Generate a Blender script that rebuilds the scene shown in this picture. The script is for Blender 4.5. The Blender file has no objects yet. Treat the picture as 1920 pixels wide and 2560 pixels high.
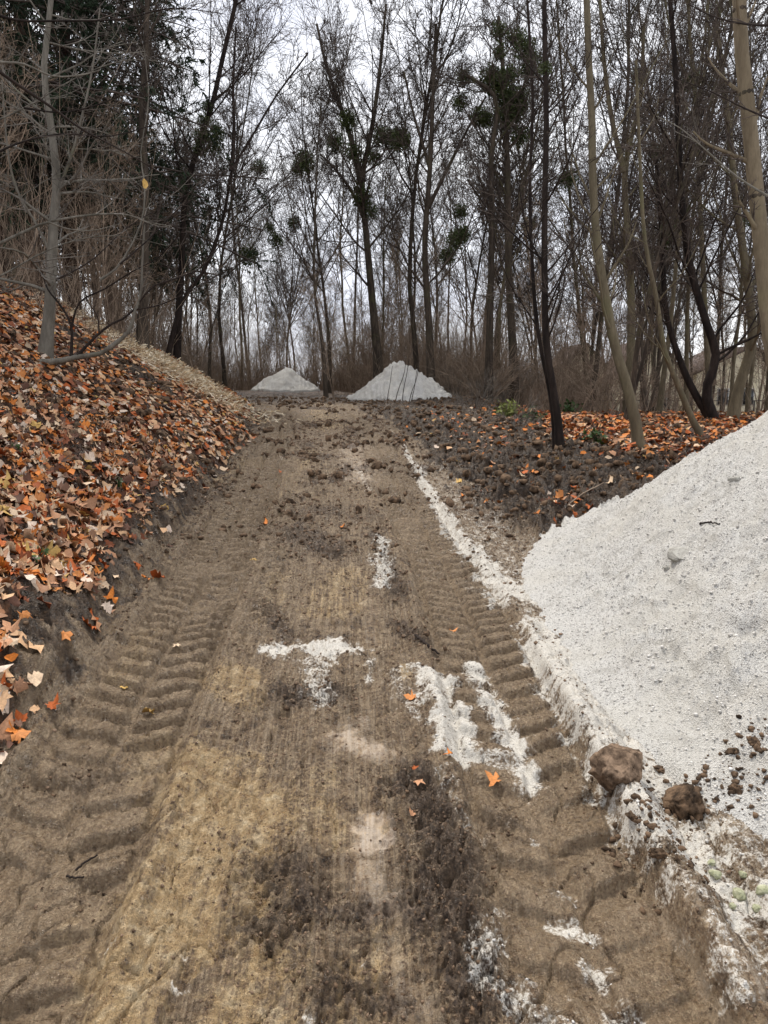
import bpy, math, random
import numpy as np
from math import radians, sin, cos, tan, pi
random.seed(7)
RNG = np.random.default_rng(7)
SC = bpy.context.scene
COL = SC.collection

# ------------------------------------------------------------------ camera, sky, sun, exposure
PITCH = radians(9.1)
CAMZ = 1.6
FPX = 1934.0
cam = bpy.data.cameras.new('camera')
cam_o = bpy.data.objects.new('camera', cam)
COL.objects.link(cam_o)
cam.sensor_fit = 'VERTICAL'
cam.sensor_height = 24.0
cam.lens = 24.0 * FPX / 2560.0
cam.clip_start = 0.05
cam.clip_end = 1500.0
cam_o.location = (0, 0, CAMZ)
cam_o.rotation_euler = (radians(90) - PITCH, 0, 0)
SC.camera = cam_o

SUN_ELEV, SUN_AZ = radians(58), radians(-28)     # azimuth from +Y towards +X
w = bpy.data.worlds.new('World')
SC.world = w
w.use_nodes = True
nt = w.node_tree
nt.nodes.clear()
out = nt.nodes.new('ShaderNodeOutputWorld')
bg = nt.nodes.new('ShaderNodeBackground')
sky = nt.nodes.new('ShaderNodeTexSky')
sky.sky_type = 'NISHITA'
sky.sun_disc = False
sky.sun_elevation = SUN_ELEV
sky.sun_rotation = SUN_AZ
sky.air_density = 1.0
sky.dust_density = 1.0
tc = nt.nodes.new('ShaderNodeTexCoord')
mp = nt.nodes.new('ShaderNodeMapping')
mp.inputs['Scale'].default_value = (1.0, 1.0, 2.4)
nz = nt.nodes.new('ShaderNodeTexNoise')
nz.inputs['Scale'].default_value = 2.6
nz.inputs['Detail'].default_value = 7
nz.inputs['Roughness'].default_value = 0.55
rp = nt.nodes.new('ShaderNodeValToRGB')
rp.color_ramp.elements[0].position = 0.36
rp.color_ramp.elements[0].color = (7.0, 7.2, 8.1, 1)
rp.color_ramp.elements[1].position = 0.62
rp.color_ramp.elements[1].color = (10.3, 10.3, 10.4, 1)
mx = nt.nodes.new('ShaderNodeMix')
mx.data_type = 'RGBA'
mx.inputs['Factor'].default_value = 0.9          # closed cloud cover over the clear sky
nt.links.new(tc.outputs['Generated'], mp.inputs['Vector'])
nt.links.new(mp.outputs['Vector'], nz.inputs['Vector'])
nt.links.new(nz.outputs['Fac'], rp.inputs['Fac'])
nt.links.new(sky.outputs['Color'], mx.inputs[6])
nt.links.new(rp.outputs['Color'], mx.inputs[7])
nt.links.new(mx.outputs[2], bg.inputs['Color'])
bg.inputs['Strength'].default_value = 0.066
nt.links.new(bg.outputs['Background'], out.inputs['Surface'])

sun = bpy.data.lights.new('sun', 'SUN')
sun.energy = 1.5
sun.angle = radians(10)
sun.color = (1.0, 0.93, 0.83)
sun_o = bpy.data.objects.new('sun', sun)
COL.objects.link(sun_o)
sun_o.location = (0, 0, 30)
sun_o.rotation_euler = (radians(90) - SUN_ELEV, 0, -SUN_AZ + pi)
SC.view_settings.view_transform = 'Standard'
SC.view_settings.look = 'None'
SC.view_settings.gamma = 1
SC.view_settings.use_curve_mapping = False
SC.view_settings.exposure = 1.2
SC.cycles.max_bounces = 6

# ------------------------------------------------------------------ numpy noise
def _hash(ix, iy, seed):
    h = (ix.astype(np.int64) * 374761393 + iy.astype(np.int64) * 668265263 + seed * 1274126177) & 0xFFFFFFFF
    h = ((h ^ (h >> 13)) * 1274126177) & 0xFFFFFFFF
    h = ((h ^ (h >> 16)) * 2246822519) & 0xFFFFFFFF
    return (h ^ (h >> 15)) & 0xFFFFFFFF

def gnoise(x, y, seed=0):
    x = np.asarray(x, float); y = np.asarray(y, float)
    ix = np.floor(x); iy = np.floor(y)
    fx = x - ix; fy = y - iy
    u = fx * fx * fx * (fx * (fx * 6 - 15) + 10)
    v = fy * fy * fy * (fy * (fy * 6 - 15) + 10)
    def g(a, b):
        an = _hash(ix + a, iy + b, seed) * (2 * pi / 4294967296.0)
        return np.cos(an) * (fx - a) + np.sin(an) * (fy - b)
    n0 = g(0, 0) * (1 - u) + g(1, 0) * u
    n1 = g(0, 1) * (1 - u) + g(1, 1) * u
    return (n0 * (1 - v) + n1 * v) * 1.5

def fbm(x, y, octaves=4, seed=0, gain=0.5, lac=2.03):
    s = 0; a = 1.0; f = 1.0
    for i in range(octaves):
        s = s + a * gnoise(x * f + 13.7 * i, y * f - 7.1 * i, seed + i * 17)
        a *= gain; f *= lac
    return s

def sst(a, b, x):
    t = np.clip((x - a) / (b - a), 0, 1)
    return t * t * (3 - 2 * t)

# ------------------------------------------------------------------ terrain
def I(y, ys, zs):
    return np.interp(y, ys, zs)

def smooth_interp(y, ys, zs, r=0.7):
    return (I(y - r, ys, zs) + I(y, ys, zs) * 2 + I(y + r, ys, zs)) / 4

def rutL(y):
    return smooth_interp(y, [0, 1.75, 3.0, 5.6, 9.8, 14.7, 21, 30, 45], [-1.03, -1.07, -1.18, -1.33, -1.62, -1.97, -2.85, -5, -10])
def rutR(y):
    return smooth_interp(y, [0, 1.75, 3.0, 5.6, 9.8, 14.7, 21, 30, 45], [.62, .61, .59, .53, .13, -.23, -1.15, -3.2, -8.2])
def toe(y):
    return smooth_interp(y, [-5, 0, 1.75, 3, 4, 6, 8.7, 12, 15, 21, 26, 40], [-1.52, -1.47, -1.47, -1.55, -1.64, -1.80, -2.02, -2.25, -2.52, -3.5, -5.2, -12])

def base_h(x, y):
    x = np.asarray(x, float); y = np.asarray(y, float)
    zc = smooth_interp(y, [-60, -8, 0, 2, 3, 6, 9.8, 14.7, 21, 25, 32, 38, 50, 80, 200, 1000],
                       [-3, -.5, -.05, 0, .05, .2, .48, .74, 1.1, 1.2, 1.38, 1.46, 1.5, 1.2, .5, 0], 1.0)
    zr = smooth_interp(y, [-60, -8, 0, 2, 6, 9, 12, 18, 22, 30, 45, 80, 200, 1000],
                       [-3, -.5, -.05, 0, .27, .55, .72, .87, .8, .4, -.35, -.5, -.5, -.5], 1.0)
    k = sst(-.3, 1.0, (x - I(y, [0, 10, 20, 28, 45], [1.0, 1.5, 2.2, 4.0, 4.5])) / (0.8 + 0.08 * np.maximum(y, 0)))
    z = zc * (1 - k) + zr * k
    d = toe(y) - x + 0.12 * gnoise(x * 1.1, y * 1.1, 5)
    slope = 0.60
    cap = smooth_interp(y, [-60, 0, 12, 15, 18, 20, 22, 26, 35, 60, 100], [2.5, 2.9, 3.5, 3.7, 3.1, 2.5, 1.75, .55, .5, 1.2, 1.0], 0.8)
    cap = cap * (1 + 0.12 * gnoise(x * .3, y * .3, 91))
    d0 = np.maximum(d, 0)
    cut = 0.19 * sst(0, .16, d) * I(y, [0, 8, 20], [1, 1.1, .5])
    raw = cut + slope * np.maximum(d0 - 0.15, 0)
    bank = -np.log(np.exp(-raw * 2.2) + np.exp(-cap * 2.2)) / 2.2 + np.log(1 + np.exp(-cap * 2.2)) / 2.2
    bank = np.maximum(bank, 0) * (d > 0)
    z = z + bank
    z = z + 0.05 * fbm(x * .6, y * .6, 2, 3) * sst(3, 8, y) + 0.35 * gnoise(x * .06, y * .06, 33) * sst(35, 70, y)
    return z

def px(X, Y, d):
    """point seen at photograph pixel X, Y at forward distance d"""
    xr = (X - 960) / FPX; yr = (1280 - Y) / FPX
    v = np.array([xr, cos(PITCH) + yr * sin(PITCH), -sin(PITCH) + yr * cos(PITCH)])
    return np.array([0, 0, CAMZ]) + v * (d / v[1])

def ground_at(X, Y, far=80.0):
    """where the line of sight through a pixel meets the terrain"""
    ds = np.concatenate([np.arange(1.0, 12, .02), np.arange(12, far, .08)])
    xr = (X - 960) / FPX; yr = (1280 - Y) / FPX
    v = np.array([xr, cos(PITCH) + yr * sin(PITCH), -sin(PITCH) + yr * cos(PITCH)])
    t = ds / v[1]
    zz = CAMZ + v[2] * t
    hh = base_h(v[0] * t, ds)
    k = np.where(zz <= hh)[0]
    d = ds[k[0]] if len(k) else far
    p = px(X, Y, d)
    return p

def ell(x, y, cx, cy, rx, ry, ang=0.0, warp=None):
    ca, sa = cos(ang), sin(ang)
    dx = x - cx; dy = y - cy
    a = (dx * ca + dy * sa) / rx; b = (-dx * sa + dy * ca) / ry
    r = np.sqrt(a * a + b * b)
    if warp is not None:
        r = r + warp
    return sst(1.35, 0.45, r)

_g = {}
def G(X, Y):
    if (X, Y) not in _g:
        _g[(X, Y)] = ground_at(X, Y)
    return _g[(X, Y)]

def patch(x, y, poly, warp, edge_=1.75, soft_=1.5):
    """soft blob chain: list of (px X, px Y, half width m) joined as capsules"""
    m = np.zeros_like(x)
    pts = [(G(a, b)[0], G(a, b)[1], r) for a, b, r in poly]
    if len(pts) == 1:
        pts = pts * 2
    for (x0, y0, r0), (x1, y1, r1) in zip(pts[:-1], pts[1:]):
        dx, dy = x1 - x0, y1 - y0
        L = dx * dx + dy * dy + 1e-9
        t = np.clip(((x - x0) * dx + (y - y0) * dy) / L, 0, 1)
        dd = np.hypot(x - x0 - t * dx, y - y0 - t * dy) / (r0 + (r1 - r0) * t)
        m = np.maximum(m, np.clip((edge_ - dd - warp) / soft_, 0, 1))
    return m

WHITE = [
    ([(670, 1625, .07), (730, 1625, .12), (800, 1622, .14), (880, 1622, .1)], 1.0),
    ([(780, 1660, .09), (790, 1700, .08), (800, 1760, .07)], .62),
    ([(955, 1345, .05), (958, 1400, .10), (950, 1470, .06)], .75),
    ([(925, 1230, .05), (900, 1180, .05)], .4),
    ([(1010, 1120, .05), (1055, 1200, .08), (1095, 1270, .09), (1150, 1350, .10), (1225, 1420, .15), (1290, 1500, .2)], .9),
    ([(1080, 1680, .1), (1110, 1760, .12), (1140, 1860, .11), (1160, 1900, .05)], 1.0),
    ([(985, 1690, .08), (1040, 1790, .06)], .55),
    ([(1180, 1660, .06), (1215, 1730, .07), (1260, 1800, .07), (1300, 1870, .06), (1330, 1960, .06)], 1.0),
    ([(1190, 1890, .07), (1320, 1910, .06)], .65),
    ([(925, 1640, .04), (925, 1700, .03)], .6),
    ([(1330, 1610, .09), (1420, 1750, .11), (1500, 1890, .10), (1600, 2040, .12), (1700, 2150, .12), (1900, 2240, .14)], 1.0),
    ([(1340, 1560, .12), (1500, 1780, .15), (1700, 2080, .18)], 1.0),
    ([(1240, 2310, .06), (1200, 2400, .05)], .6),
    ([(1420, 2310, .05), (1470, 2330, .04)], .72),
    ([(1490, 2420, .05), (1520, 2440, .03)], .8),
    ([(1190, 2430, .05), (1260, 2480, .06), (1330, 2530, .07)], .62),
    ([(1540, 2520, .06), (1580, 2550, .05)], .7),
    ([(1400, 2560, .08)], .5),
    ([(1335, 2105, .03)], .6), ([(1250, 2260, .03)], .6), ([(1400, 2240, .04), (1430, 2230, .03)], .5),
    ([(280, 2380, .022)], .55), ([(465, 2410, .022)], .6), ([(450, 2475, .03)], .6),
    ([(905, 2415, .02)], .6), ([(775, 2560, .02)], .6),
    ([(1100, 1940, .05), (1180, 2080, .06)], .35),
    ([(1000, 1100, .05), (950, 1050, .05)], .3),
    ([(1660, 2220, .03), (1760, 2330, .03), (1800, 2450, .03), (1850, 2560, .03)], .55),
]
YELLOW = [
    ([(400, 1880, .13), (500, 1950, .18), (600, 2060, .2)], 1.0),
    ([(500, 2060, .12), (440, 2200, .14), (400, 2330, .17), (330, 2420, .13), (300, 2560, .1)], .95),
    ([(560, 1680, .14), (620, 1740, .13)], .75),
    ([(640, 2130, .11), (655, 2250, .1), (670, 2370, .09), (620, 2560, .11)], .8),
    ([(760, 1960, .13), (800, 2080, .1)], .45),
    ([(640, 1150, .25), (560, 1200, .2)], .4), ([(730, 1180, .15), (690, 1330, .12)], .3),
    ([(840, 1520, .2), (860, 1430, .18)], .5), ([(690, 1440, .12), (670, 1560, .1)], .35),
    ([(790, 1010, .35), (820, 1070, .35)], .5), ([(780, 1130, .12), (760, 1170, .12)], .5),
    ([(1010, 1690, .08)], .5), ([(310, 1700, .09), (360, 1580, .08)], .55),
    ([(960, 2410, .09), (880, 2440, .08), (900, 2540, .1)], .5), ([(300, 1870, .08)], .45),
]
GREY = [
    ([(935, 2060, .055), (945, 2120, .06)], 1.0),
    ([(870, 1840, .12), (930, 1880, .09)], .75),
    ([(930, 2180, .1), (940, 2260, .12)], .6),
    ([(980, 2380, .06), (1020, 2520, .09)], .5),
    ([(880, 1120, .3), (900, 1200, .25)], .6),
    ([(920, 1500, .06), (930, 1600, .06)], .4),
    ([(1620, 2280, .08), (1780, 2400, .08), (1880, 2500, .07)], .5),
]
LOOSE = [   # dark broken lumps of loose soil
    ([(1040, 1960, .1), (1100, 2130, .13), (1130, 2300, .11), (1180, 2500, .08)], 1.0),
    ([(720, 1330, .3), (830, 1380, .2)], .8), ([(1150, 1380, .1), (1180, 1440, .1)], .4),
    ([(660, 1520, .1), (720, 1600, .06)], .7), ([(700, 1740, .12), (820, 1740, .1)], .8),
    ([(690, 2170, .1), (760, 2250, .1), (700, 2330, .1)], .8),
    ([(900, 2300, .1), (1000, 2260, .06)], .6), ([(1240, 2040, .06)], .9),
    ([(850, 2480, .1), (960, 2520, .08)], .7), ([(500, 1960, .03), (520, 1965, .03)], .8),
    ([(1000, 1560, .08), (1100, 1640, .05)], .7), ([(800, 1280, .3)], .6),
    ([(280, 1900, .1), (160, 1960, .12)], .6), ([(230, 2220, .05)], .8), ([(940, 1340, .07), (1000, 1500, .08)], .7),
]

def litter_mask(x, y):
    n = fbm(x * .9, y * .9, 3, 61)
    d = toe(y) - x
    left = sst(-.08, 0.45, d + .30 * n) * I(y, [0, 24, 30], [1, 1, .55])
    bare = ell(x, y, G(330, 935)[0] - .3, G(330, 935)[1], 1.3, .5, 0, .4 * n) * .8
    left = left * (1 - bare)
    e = x - I(y, [0, 8.0, 10.5, 13, 20, 30, 60], [9.0, 4.0, 3.2, 2.7, 3.4, 5.0, 9.0])
    right = sst(-.1, .5, e + .6 * n) * sst(7.5, 9.5, y) * I(y, [0, 24, 32], [1, 1, .35])
    clump = patch(x, y, [(1400, 1270, .18), (1470, 1330, .16)], .5 * n) * .55
    forest = sst(24, 32, y) * .45
    return np.clip(np.maximum(np.maximum(left, right), np.maximum(clump, forest)), 0, 1)

def masks(x, y):
    n1 = fbm(x * 5, y * 5, 3, 11); n2 = fbm(x * 17, y * 13, 3, 12)
    wv = .55 * n1 + .5 * n2
    near = y < 26
    W = np.zeros_like(x); Yl = W.copy(); Gr = W.copy(); Lo = W.copy()
    xs, ys, wn = x[near], y[near], wv[near]
    for dst, lst in ((W, WHITE), (Yl, YELLOW), (Gr, GREY), (Lo, LOOSE)):
        acc = np.zeros_like(xs)
        for poly, s in lst:
            acc = np.maximum(acc, s * (patch(xs, ys, poly, wn, 1.35, .95) if lst is WHITE else patch(xs, ys, poly, wn)))
        dst[near] = acc
    # churned dark soil right of the track and at the foot of the bank
    d = toe(y) - x
    r = x - rutR(y)
    dark = sst(.45, 1.0, r + .35 * n1 + .1 * n2 - I(y, [0, 4, 8, 12], [1.0, .7, .15, 0])) * sst(4.5, 7, y)
    dark = dark * (1 - .5 * sst(24, 32, y))
    nb = fbm(x * 1.3, y * .8, 3, 19)
    Lo = np.maximum(Lo, .95 * sst(-.15, .65, nb + .5 * n2) * sst(5, 10, y))
    foot = .85 * sst(-.10, .2, d + .25 * n1) * I(y, [0, 20, 30], [1, 1, .6])
    crest = sst(20.5, 23.5, y + n1) * .6
    D = np.clip(np.maximum(np.maximum(dark, foot), crest), 0, 1)
    W = np.maximum(W, .52 * sst(.2, .5, r + .1 * n1) * sst(1.2, .6, r + .2 * n1) * I(y, [0, 1.5, 3, 9, 12, 15], [.8, .85, .9, .7, .4, 0]))
    return W, Yl, Gr, D, Lo

def lug_profile(u, v, hw, sp, side_shift=.5, vee=.42):
    vv = v - vee * np.abs(u)
    ph = np.interp(vv, [-2, 0, 3.1, 4.3, 60], [-2 / .235, 0, 3.1 / .235, 3.1 / .235 + 1.2 / .18, 3.1 / .235 + 1.2 / .18 + 55.7 / .142]) + np.where(u > 0, side_shift, 0)
    f = ph - np.floor(ph)
    ridge = sst(.0, .12, f) * sst(.85, .5, f)
    gap = sst(.0, .03, np.abs(u) - .006)
    edge = sst(hw, hw - .03, np.abs(u))
    return ridge * gap * edge

BIGC = (4.25, 3.9, 5.3, 3.22)     # x, y0, y1 of the ridge, foot radius
def big_heap_h(x, y):
    t = np.clip(y, BIGC[1], BIGC[2])
    r = np.hypot(x - BIGC[0], y - t)
    r = r + .035 * fbm(x * 1.7, y * 1.7, 3, 201) + .02 * fbm(x * 7, y * 7, 2, 202)
    e = BIGC[3] - r
    a = np.interp(e, [-.3, 0, .15, .45, .75, 3.3], [-.25, 0, .05, .16, .36, 2.36])
    rill = gnoise(np.arctan2(y - t, x - BIGC[0]) * 16, r * 1.2, 203)
    a = a + sst(0, .4, e) * (.030 * sst(-.02, .3, e) * fbm(x * 5, y * 5, 3, 219, .5) + .030 * fbm(x * 2.3, y * 2.3, 3, 204) + .010 * rill + .013 * gnoise(x * 22, y * 22, 205)
                             + .009 * gnoise(x * 55, y * 55, 206) + .003 * gnoise(x * 110, y * 110, 207))
    # slumped ledges low on the face
    q = fbm(x * 3.0 + 4, y * 3.0, 2, 208)
    ph = (e + .12 * q) / .23
    f = ph - np.floor(ph)
    a = a + .040 * sst(5.2, 4.4, y) * sst(.15, .4, e) * sst(1.25, .8, e) * (sst(0, .15, f) - f)
    return a

def detail_h(x, y, W, Yl, Gr, D, Lo, lit):
    n0 = fbm(x * 2.2, y * 2.2, 3, 71)
    wx = .02 * fbm(x * 3, y * 3, 2, 74); wy = .022 * fbm(x * 3.1, y * 2.5, 2, 75)
    h = np.zeros_like(x)
    fade = I(y, [0, 22, 26], [1, 1, 0])
    keep = sst(-.45, .25, fbm(x * 2.1, y * 1.6, 3, 78) + .18)
    for c, hw, amp, sh in ((rutL(y), .28, .048, 0.5), (rutR(y), .25, .042, .5)):
        u = x - c + wx
        rut = sst(hw + .07, hw - .02, np.abs(u))
        h = h - .045 * rut * fade
        h = h + .032 * np.exp(-((np.abs(u) - hw - .08) / .05) ** 2) * (1 + n0) * fade
        sm = 1 - .75 * np.clip(Gr, 0, 1)
        h = h + amp * lug_profile(u, y + wy, hw, .205, sh) * rut * fade * (.45 + .55 * keep) * sm * I(y, [1.5, 2.6, 4.2, 7, 13], [.9, 1, 1.1, 1.2, 1.8])
    # second pass of the same machine beside the left rut, and shallow track at far right edge
    u = x - rutL(y) - .36 + wx
    h = h + .034 * lug_profile(u, y + wy + .07, .2, .2) * fade * keep * sst(3.6, 5.0, y)
    u = x - rutR(y) - .33 + wx * .5
    wall = sst(-.02, .02, u + .05) * sst(.16, .08, u)
    h = h + .065 * wall * sst(4.6, 3.4, y)
    u2 = x - rutR(y) - .50 + wx
    h = h - .045 * sst(.13, .09, np.abs(u2)) * sst(3.4, 2.7, y)
    # blade steps and smeared middle
    mid = (x - .5 * (rutL(y) + rutR(y)))
    strip = sst(.75, .45, np.abs(mid))
    ph = y / .62 + .9 * gnoise(x * 2.5, y * .9, 81) + 3
    f = ph - np.floor(ph)
    h = h + .018 * strip * (f - .5) * fade * (1 - Gr)
    h = h + .006 * fbm(x * 28, y * 3.0, 3, 82) * strip * fade
    # rough relief
    rough = .75 + 2.2 * Lo + 1.8 * D - .1 * W - .28 * np.clip(Gr + .4 * Yl, 0, 1)
    rough = np.clip(rough, .06, 3.6)
    f1 = fbm(x * 9, y * 9, 3, 84)
    inr = np.maximum(sst(.34, .24, np.abs(x - rutL(y))), sst(.32, .22, np.abs(x - rutR(y)))) * fade
    rough = rough * (1 - .5 * inr)
    h = h + rough * .020 * f1
    f2 = 1 - np.abs(gnoise(x * 26, y * 24, 85)) * 2
    h = h + rough * .011 * f2 + rough * .008 * gnoise(x * 60, y * 55, 86)
    h = h + D * (.10 * (1 - 2.2 * np.abs(fbm(x * 2.3, y * 2.9, 3, 87, .55))) + .05 * fbm(x * 7, y * 8, 3, 97, .6)) * sst(4, 7, y) * (x > 0)
    h = h + W * .005 * (1 + fbm(x * 20, y * 20, 2, 88))
    sl = fbm(x * 5.5, y * 7.5, 2, 98)
    st_ = np.floor(sl * 3.2) / 3.2
    h = h + .016 * (st_ - .3) * (1 - .8 * inr) * (1 - np.clip(Gr, 0, 1)) * fade
    cr = np.abs(gnoise(x * 6 + 5, y * 4, 89))
    h = h - .020 * sst(.05, .0, cr) * (1 - Gr) * fade
    return h * (1 - sst(-.03, .05, big_heap_h(x, y)))

def height(x, y):
    x = np.asarray(x, float); y = np.asarray(y, float)
    m = masks(x, y)
    return base_h(x, y) + detail_h(x, y, *m, None)

# ------------------------------------------------------------------ object helpers
def link(o, parent=None):
    COL.objects.link(o)
    if parent is not None:
        o.parent = parent
    return o

def np_mesh(name, V, F, mat=None, smooth=False, attrs=None, mat_idx=None):
    """V (n,3); F (m,3) or (m,4), or a list of such"""
    me = bpy.data.meshes.new(name)
    Fs = F if isinstance(F, list) else [F]
    Fs = [f for f in Fs if len(f)]
    V = np.ascontiguousarray(V, dtype=np.float32)
    me.vertices.add(len(V)); me.vertices.foreach_set('co', V.ravel())
    nl = sum(f.size for f in Fs); npol = sum(len(f) for f in Fs)
    me.loops.add(nl); me.polygons.add(npol)
    me.loops.foreach_set('vertex_index', np.concatenate([f.ravel() for f in Fs]).astype(np.int32))
    tot = np.concatenate([np.full(len(f), f.shape[1]) for f in Fs])
    st = np.concatenate([[0], np.cumsum(tot)[:-1]])
    me.polygons.foreach_set('loop_start', st.astype(np.int32))
    me.polygons.foreach_set('loop_total', tot.astype(np.int32))
    if smooth:
        me.polygons.foreach_set('use_smooth', np.ones(npol, dtype=bool))
    if attrs:
        for k, a in attrs.items():
            if a.shape[1] == 4:
                at = me.color_attributes.new(k, 'FLOAT_COLOR', 'POINT')
                at.data.foreach_set('color', a.astype(np.float32).ravel())
            else:
                at = me.attributes.new(k, 'FLOAT_VECTOR', 'POINT')
                at.data.foreach_set('vector', a.astype(np.float32).ravel())
    if mat is not None:
        me.materials.append(mat)
    me.update(calc_edges=True)
    return me

def mobj(name, me, parent=None, loc=None):
    o = bpy.data.objects.new(name, me)
    if loc is not None:
        o.location = loc
    return link(o, parent)

def empty(name, loc=(0, 0, 0)):
    o = bpy.data.objects.new(name, None)
    o.location = loc
    o.empty_display_size = .2
    return link(o)

def tag(o, label=None, cat=None, group=None, kind=None):
    if label: o['label'] = label
    if cat: o['category'] = cat
    if group: o['group'] = group
    if kind: o['kind'] = kind
    return o

def copy_tree(o, parent=None):
    c = o.copy(); COL.objects.link(c); c.parent = parent
    for ch in list(o.children):
        copy_tree(ch, c)
    return c

# ------------------------------------------------------------------ material helpers
class NT:
    def __init__(s, name):
        s.m = bpy.data.materials.new(name); s.m.use_nodes = True
        s.t = s.m.node_tree; s.t.nodes.clear()
        s.out = s.t.nodes.new('ShaderNodeOutputMaterial')
        s.b = s.t.nodes.new('ShaderNodeBsdfPrincipled')
        s.t.links.new(s.b.outputs[0], s.out.inputs[0])
    def n(s, ty, **kw):
        x = s.t.nodes.new(ty)
        for k, v in kw.items(): setattr(x, k, v)
        return x
    def l(s, a, b): s.t.links.new(a, b)
    def val(s, sock, v):
        if hasattr(v, 'links') or hasattr(v, 'is_linked'): s.l(v, sock)
        else: sock.default_value = v
    def noise(s, vec, scale, detail=4, rough=.6, dist=0.0):
        x = s.n('ShaderNodeTexNoise')
        if vec is not None: s.l(vec, x.inputs['Vector'])
        x.inputs['Scale'].default_value = scale; x.inputs['Detail'].default_value = detail
        x.inputs['Roughness'].default_value = rough; x.inputs['Distortion'].default_value = dist
        return x.outputs['Fac']
    def mapv(s, vec, sc):
        x = s.n('ShaderNodeMapping'); s.l(vec, x.inputs['Vector']); x.inputs['Scale'].default_value = sc
        return x.outputs['Vector']
    def ramp(s, f, stops):
        x = s.n('ShaderNodeValToRGB'); s.l(f, x.inputs['Fac'])
        e = x.color_ramp.elements
        while len(e) < len(stops): e.new(.5)
        for el, (p, c) in zip(e, stops):
            el.position = p; el.color = (c[0], c[1], c[2], 1) if hasattr(c, '__len__') else (c, c, c, 1)
        return x.outputs['Color']
    def mix(s, f, a, b, mode='MIX'):
        x = s.n('ShaderNodeMix', data_type='RGBA', blend_type=mode)
        s.val(x.inputs['Factor'], f)
        for sk, v in ((x.inputs[6], a), (x.inputs[7], b)):
            if isinstance(v, tuple): sk.default_value = (*v, 1) if len(v) == 3 else v
            else: s.l(v, sk)
        return x.outputs[2]
    def math(s, op, a, b=0.0, clamp=False):
        x = s.n('ShaderNodeMath', operation=op); x.use_clamp = clamp
        s.val(x.inputs[0], a); s.val(x.inputs[1], b)
        return x.outputs[0]
    def mr(s, v, a, b, c=0.0, d=1.0):
        x = s.n('ShaderNodeMapRange'); x.interpolation_type = 'SMOOTHSTEP'
        s.l(v, x.inputs[0]); x.inputs[1].default_value = a; x.inputs[2].default_value = b
        x.inputs[3].default_value = c; x.inputs[4].default_value = d
        return x.outputs[0]
    def bump(s, h, strength, dist, prev=None):
        x = s.n('ShaderNodeBump'); s.l(h, x.inputs['Height'])
        s.val(x.inputs['Strength'], strength); x.inputs['Distance'].default_value = dist
        if prev is not None: s.l(prev, x.inputs['Normal'])
        return x.outputs['Normal']
    def fin(s, col, rough=.9, normal=None, spec=.3):
        if isinstance(col, tuple): s.b.inputs['Base Color'].default_value = (*col, 1)
        else: s.l(col, s.b.inputs['Base Color'])
        s.val(s.b.inputs['Roughness'], rough)
        s.b.inputs['Specular IOR Level'].default_value = spec
        if normal is not None: s.l(normal, s.b.inputs['Normal'])
        return s.m

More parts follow.
